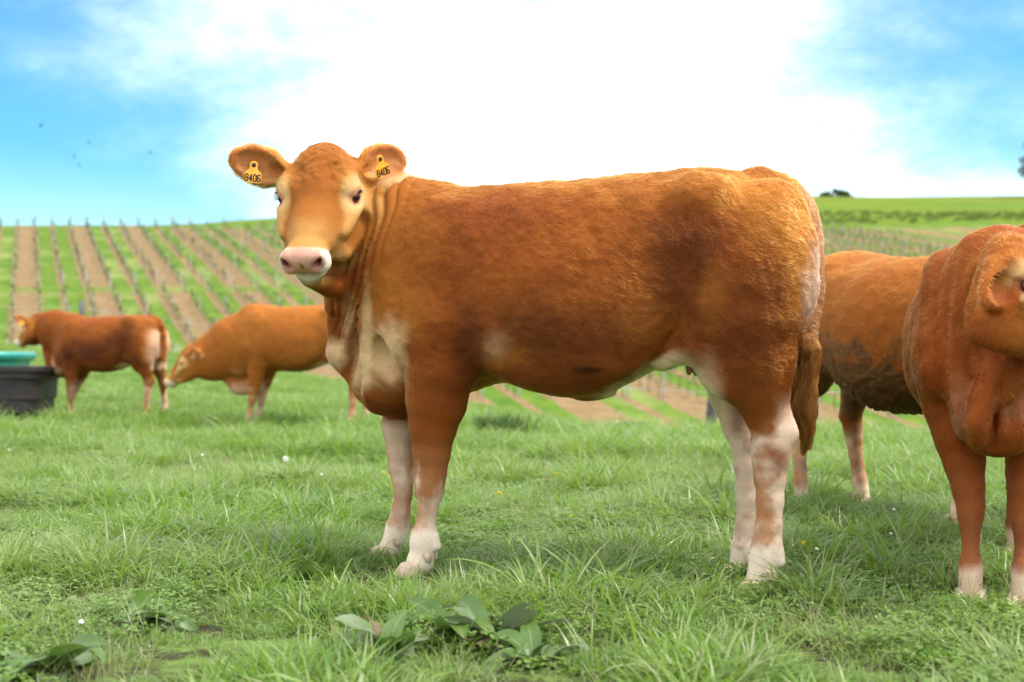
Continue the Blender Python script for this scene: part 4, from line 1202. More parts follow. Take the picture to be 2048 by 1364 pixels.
def build_main():
    fr = FR1
    root = empty('heifer')
    fr.place(root)
    tag(root, 'chestnut heifer with two orange ear tags standing side-on and facing the camera', 'cow', 'cattle grazing the meadow')
    V, Q, H = build_main_body()
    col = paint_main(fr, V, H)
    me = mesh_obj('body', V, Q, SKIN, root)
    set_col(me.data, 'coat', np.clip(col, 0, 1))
    f, L, dens = flow_main(V, H)
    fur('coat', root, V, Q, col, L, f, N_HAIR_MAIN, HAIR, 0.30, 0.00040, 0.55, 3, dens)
    P, R = fr.P, fr.R
    for y in (-1, 1):
        v, q = sphere_mesh(H.eye(y), 0.023, 20, 14); mesh_obj('eye', v, q, EYE, root)
    for y in (-1, 1):                                  # dark lashes along the upper lid
        e = H.eye(y); R0, R1, R2 = H.R[0], H.R[1] * y, H.R[2]; parts = []
        for i_ in range(15):
            a_ = math.radians(-75 + 150 * i_ / 14)
            d_ = nrm(R1 * .62 + (R2 * .72 - R0 * .30) * math.cos(a_) * .9 + (R0 * .8 + R2 * .3) * math.sin(a_) * .9)
            o_ = nrm(R1 * .9 + R2 * .1 + R0 * .25 + d_ * .5)
            parts.append(tube([e + d_ * .0225, e + d_ * .0245 + o_ * .009, e + d_ * .026 + o_ * .017 - np.array([0, 0, .003])], [.0013, .0010, .0003], 4))
        vv, qq = join(*parts); tag(mesh_obj('eyelash', vv, qq, LASH, root), kind='stuff')
    for (u, v, t) in ((828, 1160, .14), (768, 1128, -.15), (1506, 1192, .14), (1466, 1178, -.10)):
        p = P(u, v, t); p[2] = -0.012
        vv, qq = claws(fr, p); mesh_obj('hoof', vv, qq, PALEHORN, root)
    for (u, v, t) in ((1378, 726, 0.04), (1392, 728, 0.055), (1384, 722, -0.03), (1397, 722, -0.03)):
        p = P(u, v, t)
        vv, qq = tube([p + np.array([0, 0, .02]), p, p - np.array([0, 0, .022]), p - np.array([0, 0, .034]), p - np.array([0, 0, .038])], [.013, .0115, .010, .008, .003], 10); mesh_obj('teat', vv, qq, PINK, root)
    wl = fr.vec
    for i, (u, v, dv, right, down, w_, h_) in enumerate(((508, 330, 0.33, (1, 0.10, -0.10), (0.13, 0.0, -1), 0.058, 0.060), (760, 318, 0.10, (0.72, 0.58, 0.42), (-0.30, 0.0, -1), 0.058, 0.062))):
        r, a, b, n, ln, wd = H.ears[i]
        # the pin sits where the sight line meets the cup
        d = fr.vec(np.array([(u - 1024) / F_PX, 1.0, (HOR - v) / F_PX])); c = fr.loc(np.array([0, 0, CAM_H]))
        lam = ((r + n * (0.016 if i == 0 else 0.048) - c) @ n) / (d @ n)
        tag_at(root, c + lam * d, wl(right), wl(down), w_, h_, '8406')
    # switch of the tail: long wavy hair
    switch(root, fr, [(1612, 640, .025, 10), (1612, 700, .03, 24), (1604, 770, .03, 25), (1606, 830, .03, 23), (1612, 880, .03, 11), (1606, 915, .03, 3)], 12000, np.array([.34, .092, .016]), 11)
    return root, H
def switch(root, fr, path, n, c0, seed):
    g = np.random.default_rng(seed)
    pts = np.array([fr.P(u, v, t) for (u, v, t, r) in path]); rad = np.array([fr.R(r, u, t) for (u, v, t, r) in path])
    K = 14
    t0 = g.random(n) ** 1.3 * 0.62; t1 = np.minimum(0.80 + 0.2 * g.random(n) ** 2, t0 + 0.30 + 0.35 * g.random(n))
    an = g.random(n) * 6.283; rr = np.sqrt(g.random(n)); NL = 70; lock = g.integers(0, NL, n)
    la = g.random(NL) * 6.283; lf = 14 + 10 * g.random(NL); lr = np.sqrt(g.random(NL)) * 0.95
    out = np.zeros((n, K, 3), np.float32)
    ts = np.linspace(0, 1, len(path))
    for k in range(K):
        t = t0 + (t1 - t0) * k / (K - 1)
        c = np.stack([np.interp(t, ts, pts[:, j]) for j in range(3)], 1); r = np.interp(t, ts, rad)
        A = la[lock] + 0.35 * (an - 3.14) / 3.14
        R_ = r * (lr[lock] * .85 + 0.30 * rr)
        w = np.sin(lf[lock] * t + 1.2 * np.sin(la[lock] * 3)) * 0.20 * r + np.sin(2.1 * lf[lock] * t + an) * 0.10 * r
        out[:, k] = c + np.stack([np.cos(A) * R_ + w, np.sin(A) * R_ * 0.8 + 0.5 * w, 0 * r], 1)
    h = bpy.data.hair_curves.new('tail_switch'); h.add_curves([K] * n)
    h.attributes['position'].data.foreach_set('vector', out.ravel())
    ra = h.attributes.get('radius') or h.attributes.new('radius', 'FLOAT', 'POINT')
    ra.data.foreach_set('value', np.tile(np.linspace(0.0006, 0.00025, K).astype(np.float32), n))
    ca = h.attributes.new('coat', 'FLOAT_COLOR', 'CURVE')
    cc = np.ones((n, 4), np.float32); cc[:, :3] = c0 * ((0.45 + 1.0 * g.random(NL))[lock] * (0.5 + 1.0 * g.random(n)))[:, None]
    ca.data.foreach_set('color', np.clip(cc, 0, 1).ravel())
    h.materials.append(HAIR)
    o = bpy.data.objects.new('tail_switch', h); COL.objects.link(o); o.parent = root; tag(o, kind='stuff')

VOX_MAIN = 0.0065; N_HAIR_MAIN = 260000
build_main()

# ------------------------------------------------------------------ the rest of the herd
def std_body(fr, vox, k=1.0, kw=1.0, belly=0.0, feet=None, neck=None, head=None, ears=None, dewlap=None, tail=None, ext=0.0, shoulder=1.0, hump=0.0, legy=1.0, brisket=1.0, crease=None, legr=1.0):
    """a cow of the same build: k height scale, kw width scale, feet = x shifts of the near fore, far fore, near hind, far hind hoof"""
    F = Field((-1.0 * k - .1, -0.46 * kw - .12, -0.02), (1.15 * k + ext, 0.46 * kw + .12, 1.52 * k + .05), vox)
    S = lambda x, y, z: np.array([x * k, y * k * kw, z * k])
    T = [(-.718, 1.17, .759, .12, .55), (-.658, 1.234, .743, .185, .55), (-.558, 1.285, .72, .245, .55), (-.408, 1.31, .70, .27, .55), (-.287, 1.308, .68, .285, .5),
         (-.155, 1.30, .634, .305, .47), (-.038, 1.295, .60, .318, .45), (.099, 1.29, .59, .312, .46), (.274, 1.29, .60, .285, .46),
         (.39, 1.295, .58, .255, .47), (.527, 1.31, .554, .225, .47), (.638, 1.295, .536, .19, .46), (.723, 1.20, .547, .15, .45)]
    F.loft([(x * k, zt * k + hump * k * math.exp(-((x + .40) / .16) ** 2), (zb - belly * math.exp(-((x + .02) / .28) ** 2)) * k, w * k * kw * (1 + .35 * belly / .1 * math.exp(-((x + .02) / .3) ** 2)), 0, fz) for (x, zt, zb, w, fz) in T], 0.03)
    for sd in (1, -1):
        e = lambda x, y, z, rx, ry, rz, kk=.05: F.ell(S(x, sd * y, z), (rx * k, ry * k * kw, rz * k), None, kk)
        e(-.56, .15, .93, .185, .135, .235, .07); e(-.63, .13, .97, .125, .115, .25); e(-.52, .165, .76, .13, .085, .17, .06)
        e(-.40, .19, 1.22, .10, .055, .07, .06); e(-.63, .09, 1.19, .075, .07, .07)
        e(.43, .175 * shoulder, .98, .12, .075, .25, .07); e(.51, .175 * shoulder, .86, .14, .08, .15, .06); e(.41, .165, .75, .09, .07, .14)
        e(.0, .20, .86 - belly * .4, .30, .125, .22 + belly * .4, .08)
        F.chain([(S(-.43, sd * .22, .90), .045 * k), (S(-.40, sd * .2, .77), .030 * k), (S(-.29, sd * .14, .71), .03 * k)], .06)
    F.ell(S(-.39, 0, .725), (.07 * k, .08 * k, .045 * k), None, .04)
    F.ell(S(.66, 0, .64), (.12 * k * brisket, .125 * k, .11 * k), None, .05)
    F.ell(S(.62, 0, .78), (.11 * k, .17 * k * kw, .16 * k), None, .06)
    feet = feet or [0, 0, 0, 0]
    tips = []
    def limb(nodes, dx, sy, fl):
        ch = []
        for (x, y, z, r) in nodes:
            ch.append((S(x + dx * max(0, .75 - z) / .75, sy * y * (1 - (1 - legy) * min(1, max(0, .85 - z) / .5)), z), r * k * legr))
        F.chain(ch[:4], .03, ((0, 1, 0), fl)); F.chain(ch[3:], .012, ((0, 1, 0), fl)); tips.append(ch[-1][0].copy())
    fore = [(.40, .17, .84, .120), (.42, .165, .69, .102), (.442, .155, .581, .086), (.45, .15, .49, .074), (.463, .145, .40, .058), (.468, .14, .33, .049), (.470, .14, .295, .044), (.473, .14, .26, .035), (.478, .14, .22, .030), (.484, .14, .17, .030), (.490, .14, .125, .040), (.494, .14, .095, .039), (.50, .14, .03, .043)]
    hind = [(-.57, .17, .84, .140), (-.59, .165, .73, .110), (-.61, .155, .622, .083), (-.628, .145, .55, .066), (-.645, .14, .489, .062), (-.642, .14, .42, .056), (-.64, .14, .36, .048), (-.638, .14, .29, .041), (-.632, .14, .21, .040), (-.629, .14, .145, .046), (-.618, .14, .10, .039), (-.605, .14, .03, .041)]
    for i, sy in enumerate((1, -1)):
        limb(fore, feet[i], sy * fr.side, .85)
    for i, sy in enumerate((1, -1)):
        limb(hind, feet[2 + i], sy * fr.side, .75)
        d = feet[2 + i]
        F.capsule(S(-.66 + d * .2, sy * fr.side * .14, .57), S(-.70 + d * .35, sy * fr.side * .14, .487), .025 * k, .031 * k, .03, ((0, 1, 0), .7))
    if neck: F.chain(neck[0], .06, ((0, 1, 0), neck[1]))
    if dewlap: F.chain(dewlap[0], .035, ((0, 1, 0), dewlap[1]))
    tl = tail or [(-.60, 0, 1.26, .05), (-.69, 0, 1.23, .042), (-.745, 0, 1.16, .034), (-.775, 0, 1.05, .028), (-.785, 0, .9, .022), (-.775, 0, .75, .018), (-.765, 0, .60, .012), (-.76, 0, .5, .008)]
    F.chain([(S(x, y, z), r * k) for (x, y, z, r) in tl], .02)
    if crease:
        lines, blo, bhi = crease
        def cr_(X, Y, Z):
            X, Y, Z = np.broadcast_arrays(X, Y, Z)
            uv = project(fr.wor(np.stack([X.ravel(), Y.ravel(), Z.ravel()], 1))); out = np.zeros(len(uv))
            for ln_, wd_, dp_ in lines:
                best = np.full(len(uv), 1e9); tt = np.zeros(len(uv)); ns = len(ln_) - 1
                for q_, (a_, b_) in enumerate(zip(ln_[:-1], ln_[1:])):
                    a_, b_ = np.array(a_, float), np.array(b_, float); ab = b_ - a_; t = np.clip(((uv - a_) @ ab) / (ab @ ab), 0, 1)
                    dd = np.linalg.norm(uv - a_ - t[:, None] * ab, axis=1); tt = np.where(dd < best, (q_ + t) / ns, tt); best = np.minimum(best, dd)
                out += dp_ * np.exp(-(best / wd_) ** 2) * np.sin(math.pi * np.clip(tt * .94 + .03, 0, 1)) ** .8
            return out.reshape(X.shape).astype(np.float32)
        F.displace(blo, bhi, cr_)
    if head:
        head.build(F, fine=vox < .013)
        for e_ in ears or []:
            head.ear(F, *e_)
    V, Q = F.mesh()
    return lumps(relax(V, Q, 2), Q, head, k, 5), Q, tips
def paint_std(fr, V, H, k, dark=.5, gold=.35, tint=(1, 1, 1), mud=0.0, seed=3, legpale=1.0, facewhite=1.0, chest=.7, tone=(1, 1, 1), rump=.5, footpale=None):
    x, y, z = V[:, 0] / k, V[:, 1] / k, V[:, 2] / k
    n1 = fbm(V, 7, seed, 4) - .5; n2 = fbm(V, 28, seed + 4, 3) - .5; n3 = fbm(V, 3.0, seed + 9, 3) - .5
    wob = .75 * n1 + .35 * n2
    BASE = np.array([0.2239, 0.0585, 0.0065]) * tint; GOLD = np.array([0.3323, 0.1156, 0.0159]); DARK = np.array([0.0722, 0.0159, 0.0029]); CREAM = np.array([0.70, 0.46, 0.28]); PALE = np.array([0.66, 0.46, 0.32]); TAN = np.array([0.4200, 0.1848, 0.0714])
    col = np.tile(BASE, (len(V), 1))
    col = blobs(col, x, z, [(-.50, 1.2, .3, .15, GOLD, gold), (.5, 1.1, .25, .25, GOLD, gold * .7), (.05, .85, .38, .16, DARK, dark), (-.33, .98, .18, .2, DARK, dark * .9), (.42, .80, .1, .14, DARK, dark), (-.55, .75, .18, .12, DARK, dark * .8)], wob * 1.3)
    def put(c, w):
        nonlocal col
        w = np.clip(w, 0, 1)[:, None]; col = col * (1 - w) + np.asarray(c) * w
    put(GOLD * 1.25, .5 * ramp(-x + .05 * wob, .56, .66) * ramp(z, .62, .80) * ramp(1.16 - z, 0, .1)); put(PALE, rump * ramp(-x + .05 * wob, .63, .74) * ramp(z, .62, .80) * ramp(1.16 - z, 0, .1) * ramp(np.abs(y), .025, .05))
    put(CREAM, .85 * ramp(.74 - z + .05 * wob, 0, .03) * ramp(-x, .1, .25) * ramp(.2 - np.abs(y), 0, .06) * ramp(z, .6, .66))
    put(CREAM, chest * ramp(1.2 - np.sqrt(((x - .66) / .10) ** 2 + ((z - .70) / .14) ** 2) - wob, 0, .6) * ramp(.17 - np.abs(y), 0, .05))
    lg = ramp(.50 - z + .3 * wob, 0, .22)
    put(TAN, (.6 * min(1, legpale + .15)) * lg * (z < .6))
    put(PALE, legpale * lg * np.clip(.35 + 1.5 * n1 + .8 * n2 + .5 * (np.abs(y) < .13), 0, 1) * (z < .6))
    put(DARK, .45 * np.exp(-((z - .235) / .03) ** 2) * ramp(wob + .3, 0, .4)); put(GOLD * 1.1, .4 * np.exp(-((z - .315) / .03) ** 2) * ramp(wob + .2, 0, .4))
    put(np.array([.70, .50, .36]), (legpale if footpale is None else footpale) * ramp(.15 + .08 * wob - z, 0, .05))
    if mud:
        md = ramp(.92 + .5 * n1 + .45 * n2 - z, 0, .14) * ramp(z, .40, .46) * ramp(.42 - np.abs(x + .05), 0, .15)
        md = np.maximum(md, ramp(1.1 - np.sqrt(((x + .55) / .16) ** 2 + ((z - .70) / .22) ** 2) - 1.2 * wob, 0, .4) * .9)
        mud_c = np.array([.090, .040, .012])[None] * (0.6 + 1.1 * np.clip(fbm(V, 60, 77, 3), 0, 1))[:, None]
        w = (mud * np.clip(md, 0, 1))[:, None]; col = col * (1 - w) + mud_c * w
    if H is not None: col = paint_head(V, H, col, wob, n1, n2, facewhite, np.array(tone))
    return col
def flow_std(V, H, k):
    f = np.tile(np.array([-1.0, 0, -.45]), (len(V), 1)); lg = ramp(.66 - V[:, 2] / k, 0, .15)[:, None]
    f = f * (1 - lg) + np.array([-.15, 0, -1.0]) * lg
    return f
def add_cow(name, label, fr, vox, hair, k, paint, tufts=True, hoofmat=None, **kw):
    root = empty(name); fr.place(root); tag(root, label, 'cow', 'cattle grazing the meadow')
    H = kw.get('head')
    V, Q, tips = std_body(fr, vox, k, **kw)
    if paint.get('mud'):
        c_ = ramp(.86 - V[:, 2] / k, 0, .2) * ramp(V[:, 2] / k, .42, .5) * ramp(.42 - np.abs(V[:, 0] / k + .05), 0, .15)
        V = V + vnormals(V, Q) * (c_ * (np.clip(fbm(V, 80, 5, 3) - .40, 0, 1) * .035))[:, None]
    col = np.clip(paint_std(fr, V, H, k, **paint), 0, 1)
    me = mesh_obj('body', V, Q, SKIN, root); set_col(me.data, 'coat', col)
    if hair:
        L = np.full(len(V), .018 * k)
        if H is not None:
            q = H.inv(V); m = ramp(q[:, 0], .40, .44) * ramp(.16 - np.abs(q[:, 1]), 0, .03) * ramp(q[:, 2], -.25, -.2); L = L * (1 - .8 * m)
        fur('coat', root, V, Q, col, L * (1 - .5 * ramp(.62 - V[:, 2] / k, 0, .15)), flow_std(V, H, k), hair, HAIR, .25, .00045 if vox < .014 else .0009, .6, 5, tk=1.7)
    for t in tips:
        p = t.copy(); p[2] = -.012; p[0] += .01
        vv, qq = claws(fr, p, .055 * k, .05 * k, .028 * k, .03 * k); mesh_obj('hoof', vv, qq, hoofmat or PALEHORN, root)
    if H is not None:
        for y in (-1, 1):
            v, q = sphere_mesh(H.eye(y), .023 * H.L, 14, 8); mesh_obj('eye', v, q, EYE, root)
    return root, V, H
def tailtuft(root, fr, k, seed, n=1800):
    g = np.random.default_rng(seed); K = 8
    pts = np.array([(-.765, 0, .66), (-.765, 0, .55), (-.76, 0, .42), (-.755, 0, .30)]) * k; rad = np.array([.014, .034, .04, .008]) * k
    t0 = g.random(n) * .6; t1 = np.minimum(1, t0 + .45); an = g.random(n) * 6.28; rr = np.sqrt(g.random(n)); out = np.zeros((n, K, 3), np.float32); ts = np.linspace(0, 1, 4)
    for j in range(K):
        t = t0 + (t1 - t0) * j / (K - 1); c = np.stack([np.interp(t, ts, pts[:, i]) for i in range(3)], 1); r = np.interp(t, ts, rad) * rr
        out[:, j] = c + np.stack([np.cos(an) * r, np.sin(an) * r, 0 * r], 1)
    h = bpy.data.hair_curves.new('tail_switch'); h.add_curves([K] * n); h.attributes['position'].data.foreach_set('vector', out.ravel())
    ra = h.attributes.get('radius') or h.attributes.new('radius', 'FLOAT', 'POINT'); ra.data.foreach_set('value', np.full(n * K, .0012, np.float32))
    ca = h.attributes.new('coat', 'FLOAT_COLOR', 'CURVE'); cc = np.ones((n, 4), np.float32); cc[:, :3] = np.array([.30, .09, .02]) * (.6 + .8 * g.random(n))[:, None]; ca.data.foreach_set('color', cc.ravel())
    h.materials.append(HAIR); o = bpy.data.objects.new('tail_switch', h); COL.objects.link(o); o.parent = root; tag(o, kind='stuff')

# young animal at the left, seen from its rear quarter
def calf():
    O = on_ground(218, 14.2); fr = Frame(O, (-0.965, 0.26)); P, R = fr.P, fr.R; k = .885
    hx = nrm((-.70, .42, -.62)); up = nrm((-.45, .35, .8))
    H = Head(fr, P(74, 632, -.02), hx, up, .86, 1.05)
    w = fr.vec
    neck = [(P(140, 672, 0), R(46, 140)), (P(108, 660, 0), R(38, 108)), (P(80, 650, -.01), R(25, 80))], .6
    root, V, H = add_cow('young_cow', 'brown young cow standing by the black trough with its pale rump turned to view', fr, .017, 26000, k, dict(dark=.95, gold=.15, tint=(.85, .82, .8), seed=31, legpale=.95),
        kw=.92, feet=[-.02, .22, .04, -.10], neck=neck, head=H, ears=[(1 if H.R[1] @ w((1, 0, 0)) > 0 else -1, w((.45, -.65, .35)), w((-.6, -.5, .2)), .17, .10), (-1 if H.R[1] @ w((1, 0, 0)) > 0 else 1, w((-.85, .0, .40)), w((.3, -.9, .0)), .17, .11)], dewlap=([(P(100, 700, 0), R(16, 100)), (P(110, 735, 0), R(18, 110))], .6), ext=.35)
    tailtuft(root, fr, k, 3)
    for i, (rt, dn) in enumerate((((1, 0, 0), (0, 0, -1)), ((1, .1, 0), (0, 0, -1)))):
        r, a, b, n, ln, wd = H.ears[i]; nn = n if fr.wor(r + n)[1] < fr.wor(r)[1] else -n
        if i == 1: tag_at(root, r + a * ln * .5 + nn * .03, w(rt), w(dn), .06, .06, '')
calf()
# cow nosing the calf
def grazer():
    O = on_ground(604, 13.2); fr = Frame(O, (-0.975, 0.20)); P, R = fr.P, fr.R; k = .965
    hx = nrm((-.62, .05, -.72)); up = nrm((-.72, -.12, .62))
    H = Head(fr, P(380, 690, .03), hx, up, .97, 1.02)
    w = fr.vec
    neck = [(P(520, 678, 0), R(68, 520)), (P(470, 694, 0), R(60, 470)), (P(425, 714, .01), R(46, 425)), (P(392, 722, .02), R(32, 398))], .62
    root, V, H = add_cow('grazing_cow', 'light brown cow with lowered head nosing the young cow from behind', fr, .017, 26000, k, dict(dark=.12, gold=.55, seed=51, tint=(1.22, 1.42, 1.6), legpale=.7, facewhite=.6, chest=.25),
        kw=1.0, feet=[.06, .08, .03, -.05], neck=neck, head=H, ears=[(1 if H.R[1] @ w((0, -1, 0)) > 0 else -1, w((.55, -.6, .25)), w((-.5, -.75, -.1)), .19, .12), (-1 if H.R[1] @ w((0, -1, 0)) > 0 else 1, w((.3, .7, .5)), w((-.6, .5, 0)), .19, .12)],
        dewlap=([(P(455, 735, 0), R(24, 455)), (P(480, 765, 0), R(24, 480)), (P(505, 765, 0), R(26, 505))], .5), ext=.8)
    tailtuft(root, fr, k, 4)
grazer()
# muddy cow behind the heifer's rump
def muddy():
    O = np.array([1.77, 5.62, 0.0]); O[2] = float(height(O[0], O[1])); fr = Frame(O, (0.48, -0.87)); P, R = fr.P, fr.R; k = .895
    w = fr.vec
    H = Head(fr, np.array([1.02, .0, 1.30]), w(nrm((.8, .1, -.5))), w((.5, 0, .8)), 1.0, 1.05)
    H = Head(fr, np.array([1.02, .0, 1.30]), nrm((.80, .25, -.5)), nrm((.5, 0, .8)), 1.0, 1.05)
    neck = [(np.array([.60, 0, 1.05]), .20), (np.array([.80, 0, 1.16]), .16), (np.array([.95, .02, 1.22]), .12)], .6
    root, V, H = add_cow('muddy_cow', 'orange brown cow with a mud-caked belly behind the tail of the heifer', fr, .0115, 120000, k, dict(dark=.05, gold=.45, seed=71, mud=.95, legpale=1.0, tint=(1.05, 1.08, 1.0)),
        kw=1.17, belly=.060, hump=.045, feet=[-.08, .0, -.02, .10], neck=neck, head=H, ears=[(1, nrm((-.15, 1, .1)), nrm((1, 0, 0)), .18, .12), (-1, nrm((-.15, -1, .1)), nrm((1, 0, 0)), .18, .12)], ext=.55, dewlap=([(np.array([.82, 0, .95]), .06), (np.array([.78, 0, .72]), .06)], .5))
    tailtuft(root, fr, k, 5)
    for (x, y) in ((-.30, .05), (-.30, -.05), (-.37, .06), (-.37, -.06)):
        c = np.array([x, y, .665])
        vv, qq = tube([c + (0, 0, .03), c, c - (0, 0, .03), c - (0, 0, .05), c - (0, 0, .056)], [.02, .017, .013, .010, .003], 8); mesh_obj('teat', vv, qq, PINK, root)
muddy()
# cow at the right edge, chest towards the camera
def frontal():
    O = np.array([1.575, 4.17, 0.0]); O[2] = float(height(O[0], O[1])); fr = Frame(O, (-0.345, -0.94)); k = .84
    L_ = lambda u, v, Y: fr.loc(np.array([(u - 1024) / F_PX * Y, Y, CAM_H + (HOR - v) / F_PX * Y]))
    H = Head(fr, L_(2011, 464, 3.52), nrm((.58, -.60, -.55)), nrm((.35, -.40, .80)), .94, 1.05)
    w = fr.vec
    neck = [(np.array([.42, 0, .86]), .185), (L_(1985, 620, 3.82), .165), (L_(2020, 560, 3.70), .125)], .9
    root, V, H = add_cow('front_cow', 'reddish brown cow cut off by the right edge with its chest towards the camera', fr, .0095, 150000, k, dict(dark=.25, gold=.10, seed=91, tint=(.95, .80, .95), legpale=.05, facewhite=.7, chest=.20, tone=(.95, .80, .70), footpale=.85),
        kw=1.0, feet=[.06, .02, .0, 0.0], legy=.62, legr=1.14, neck=neck, head=H, ears=[(-1, w(nrm((-.25, -.30, -.72))), w(nrm((.45, -.9, -.05))), .118, .080, (.085, .106, -.078)), (1, w(nrm((.9, .35, -.1))), w((0, -1, 0)), .17, .12)],
        dewlap=([(L_(2040, 690, 3.62), .055), (L_(2000, 760, 3.60), .052), (L_(1970, 805, 3.57), .047), (L_(1958, 845, 3.555), .042), (L_(1955, 872, 3.57), .034)], .95), ext=.5, shoulder=1.08, brisket=1.0,
        crease=([([(1922, 600), (1916, 660), (1934, 700), (1946, 760), (1938, 820)], 8, .016), ([(2020, 735), (2000, 780), (1990, 830), (1984, 870)], 8, .014), ([(1962, 500), (1950, 600), (1958, 680), (1978, 750)], 9, .010), ([(1995, 540), (1986, 640), (1998, 720)], 9, .010),
                 ([(1870, 730), (1885, 790), (1900, 850)], 14, .014), ([(1880, 540), (1864, 640), (1868, 710)], 8, .008), ([(1908, 500), (1892, 600), (1890, 690)], 8, .009), ([(1935, 490), (1920, 580), (1912, 650)], 8, .009), ([(1855, 580), (1846, 660), (1850, 720)], 8, .007), ([(2010, 800), (2025, 860)], 14, .014), ([(1960, 830), (1957, 880)], 5, .006), ([(1936, 780), (1926, 850), (1936, 905)], 8, .012), ([(1990, 800), (1988, 850), (1978, 900)], 8, .012)],
                (0.25, -.4, .3), (1.1, .4, 1.3)))
    return root
frontal()

# ------------------------------------------------------------------ grass
def grass_mat(name, dry=False):
    m = new_mat(name); b = N(m)
    r = b.node('ShaderNodeObjectInfo').outputs['Random']
    ti = b.node('ShaderNodeAttribute', attribute_name='tint', attribute_type='INSTANCER').outputs['Fac']
    bl = b.node('ShaderNodeAttribute', attribute_name='blade').outputs['Color']
    s = b.node('ShaderNodeSeparateColor', {0: bl}).outputs       # R: along the blade, G: random per blade
    c = b.mix(s[1], (0.074, 0.185, 0.012), (0.235, 0.325, 0.062))
    c = b.mix(b.range(s[1], 0.80, 0.98), c, (0.34, 0.33, 0.19))
    c = b.mix(b.math('MULTIPLY', ti, 0.75), c, b.mix(s[1], (0.175, 0.265, 0.050), (0.29, 0.34, 0.12)))
    c = b.mix(b.math('MULTIPLY', r, 0.25), c, (0.040, 0.125, 0.012))
    if dry: c = b.mix(0.72, c, (0.34, 0.30, 0.17))
    d = b.node('ShaderNodeBsdfPrincipled', {'Base Color': c, 'Roughness': 0.38, 'Specular IOR Level': 0.5})
    t = b.node('ShaderNodeBsdfTranslucent', {'Color': b.mix(0.5, c, (0.24, 0.40, 0.03))})
    mx = b.node('ShaderNodeMixShader', {0: 0.45, 1: d.outputs[0], 2: t.outputs[0]})
    b.out(mx.outputs[0]); return m
GRASS = grass_mat('grass_blade'); DRY = grass_mat('dry_stem', True)
lib = bpy.data.collections.new('turf_library')
def tuft(i, n, rad, h0, h1, w, droop, spread, seed, mat=None, segs=4):
    g = np.random.default_rng(seed); V, Q, B = [], [], []
    for k in range(n):
        a = g.random() * 6.28; r = rad * math.sqrt(g.random()); base = np.array([math.cos(a) * r, math.sin(a) * r, -.006])
        yaw = a + g.normal(0, .9); d = np.array([math.cos(yaw), math.sin(yaw), 0]); sd = np.array([-d[1], d[0], 0])
        L = g.uniform(h0, h1); ww = w * g.uniform(.6, 1.3); sp = spread * g.uniform(.2, 1.3); dr = droop * g.uniform(.3, 1.4); tw = g.normal(0, .5)
        th = math.radians(90) - sp; p = base.copy(); o = len(V); rnd = g.random()
        for s_ in range(segs + 1):
            t = s_ / segs; wd = ww * (1 - t ** 1.8) * (.7 + .6 * t if t < .5 else 1) * .5 + .0002
            s2 = sd * math.cos(tw * t) + np.array([0, 0, 1]) * math.sin(tw * t)
            V += [p - s2 * wd, p + s2 * wd]; B += [(t, rnd, 0)] * 2
            th -= dr / segs; p = p + (d * math.cos(th) + np.array([0, 0, 1]) * math.sin(th)) * L / segs
        for s_ in range(segs): b = o + 2 * s_; Q.append((b, b + 1, b + 3, b + 2))
    me = bpy.data.meshes.new(f'turf_{i:02d}'); me.from_pydata([tuple(v) for v in V], [], Q); me.polygons.foreach_set('use_smooth', [True] * len(Q)); me.update()
    set_col(me, 'blade', np.array(B)); me.materials.append(mat or GRASS)
    ob = bpy.data.objects.new(f'turf_{i:02d}', me); lib.objects.link(ob)
def clover(i, n, rad, seed):
    g = np.random.default_rng(seed); V, Q, B = [], [], []
    for k in range(n):
        a = g.random() * 6.28; r = rad * math.sqrt(g.random()); c = np.array([math.cos(a) * r, math.sin(a) * r, g.uniform(.012, .045)]); rnd = g.random() * .7
        y = g.random() * 6.28
        for j in range(3):
            t = y + j * 2.09; d = np.array([math.cos(t), math.sin(t), g.normal(.15, .25)]); s_ = np.array([-math.sin(t), math.cos(t), g.normal(0, .2)]); L = g.uniform(.006, .012)
            o = len(V); V += [c, c + d * L * .6 + s_ * L * .45, c + d * L, c + d * L * .6 - s_ * L * .45]; B += [(.5, rnd, 0)] * 4; Q.append((o, o + 1, o + 2, o + 3))
    me = bpy.data.meshes.new(f'turf_{i:02d}'); me.from_pydata([tuple(v) for v in V], [], Q); me.update(); set_col(me, 'blade', np.array(B)); me.materials.append(GRASS)
    lib.objects.link(bpy.data.objects.new(f'turf_{i:02d}', me))
R_ = math.radians
for i in range(4): tuft(i, 54, .075, .025, .065, .0034, R_(60), R_(45), 10 + i, segs=3)                  # 0-3 short turf
for i in range(4, 7): tuft(i, 40, .045, .07, .135, .0052, R_(75), R_(32), 30 + i)                       # 4-6 tufts
for i in range(7, 10): tuft(i, 38, .040, .12, .22, .0066, R_(95), R_(30), 50 + i, segs=6)                # 7-9 long tufts
for i in range(10, 12): clover(i, 60, .075, 70 + i)                                                       # 10-11 clover
for i in range(12, 14): tuft(i, 34, .08, .04, .12, .0011, R_(40), R_(35), 90 + i, DRY, 3)                 # 12-13 fine dry stems
for i in range(14, 16): tuft(i, 70, .16, .06, .15, .0085, R_(60), R_(40), 110 + i, segs=3)                # 14-15 far turf
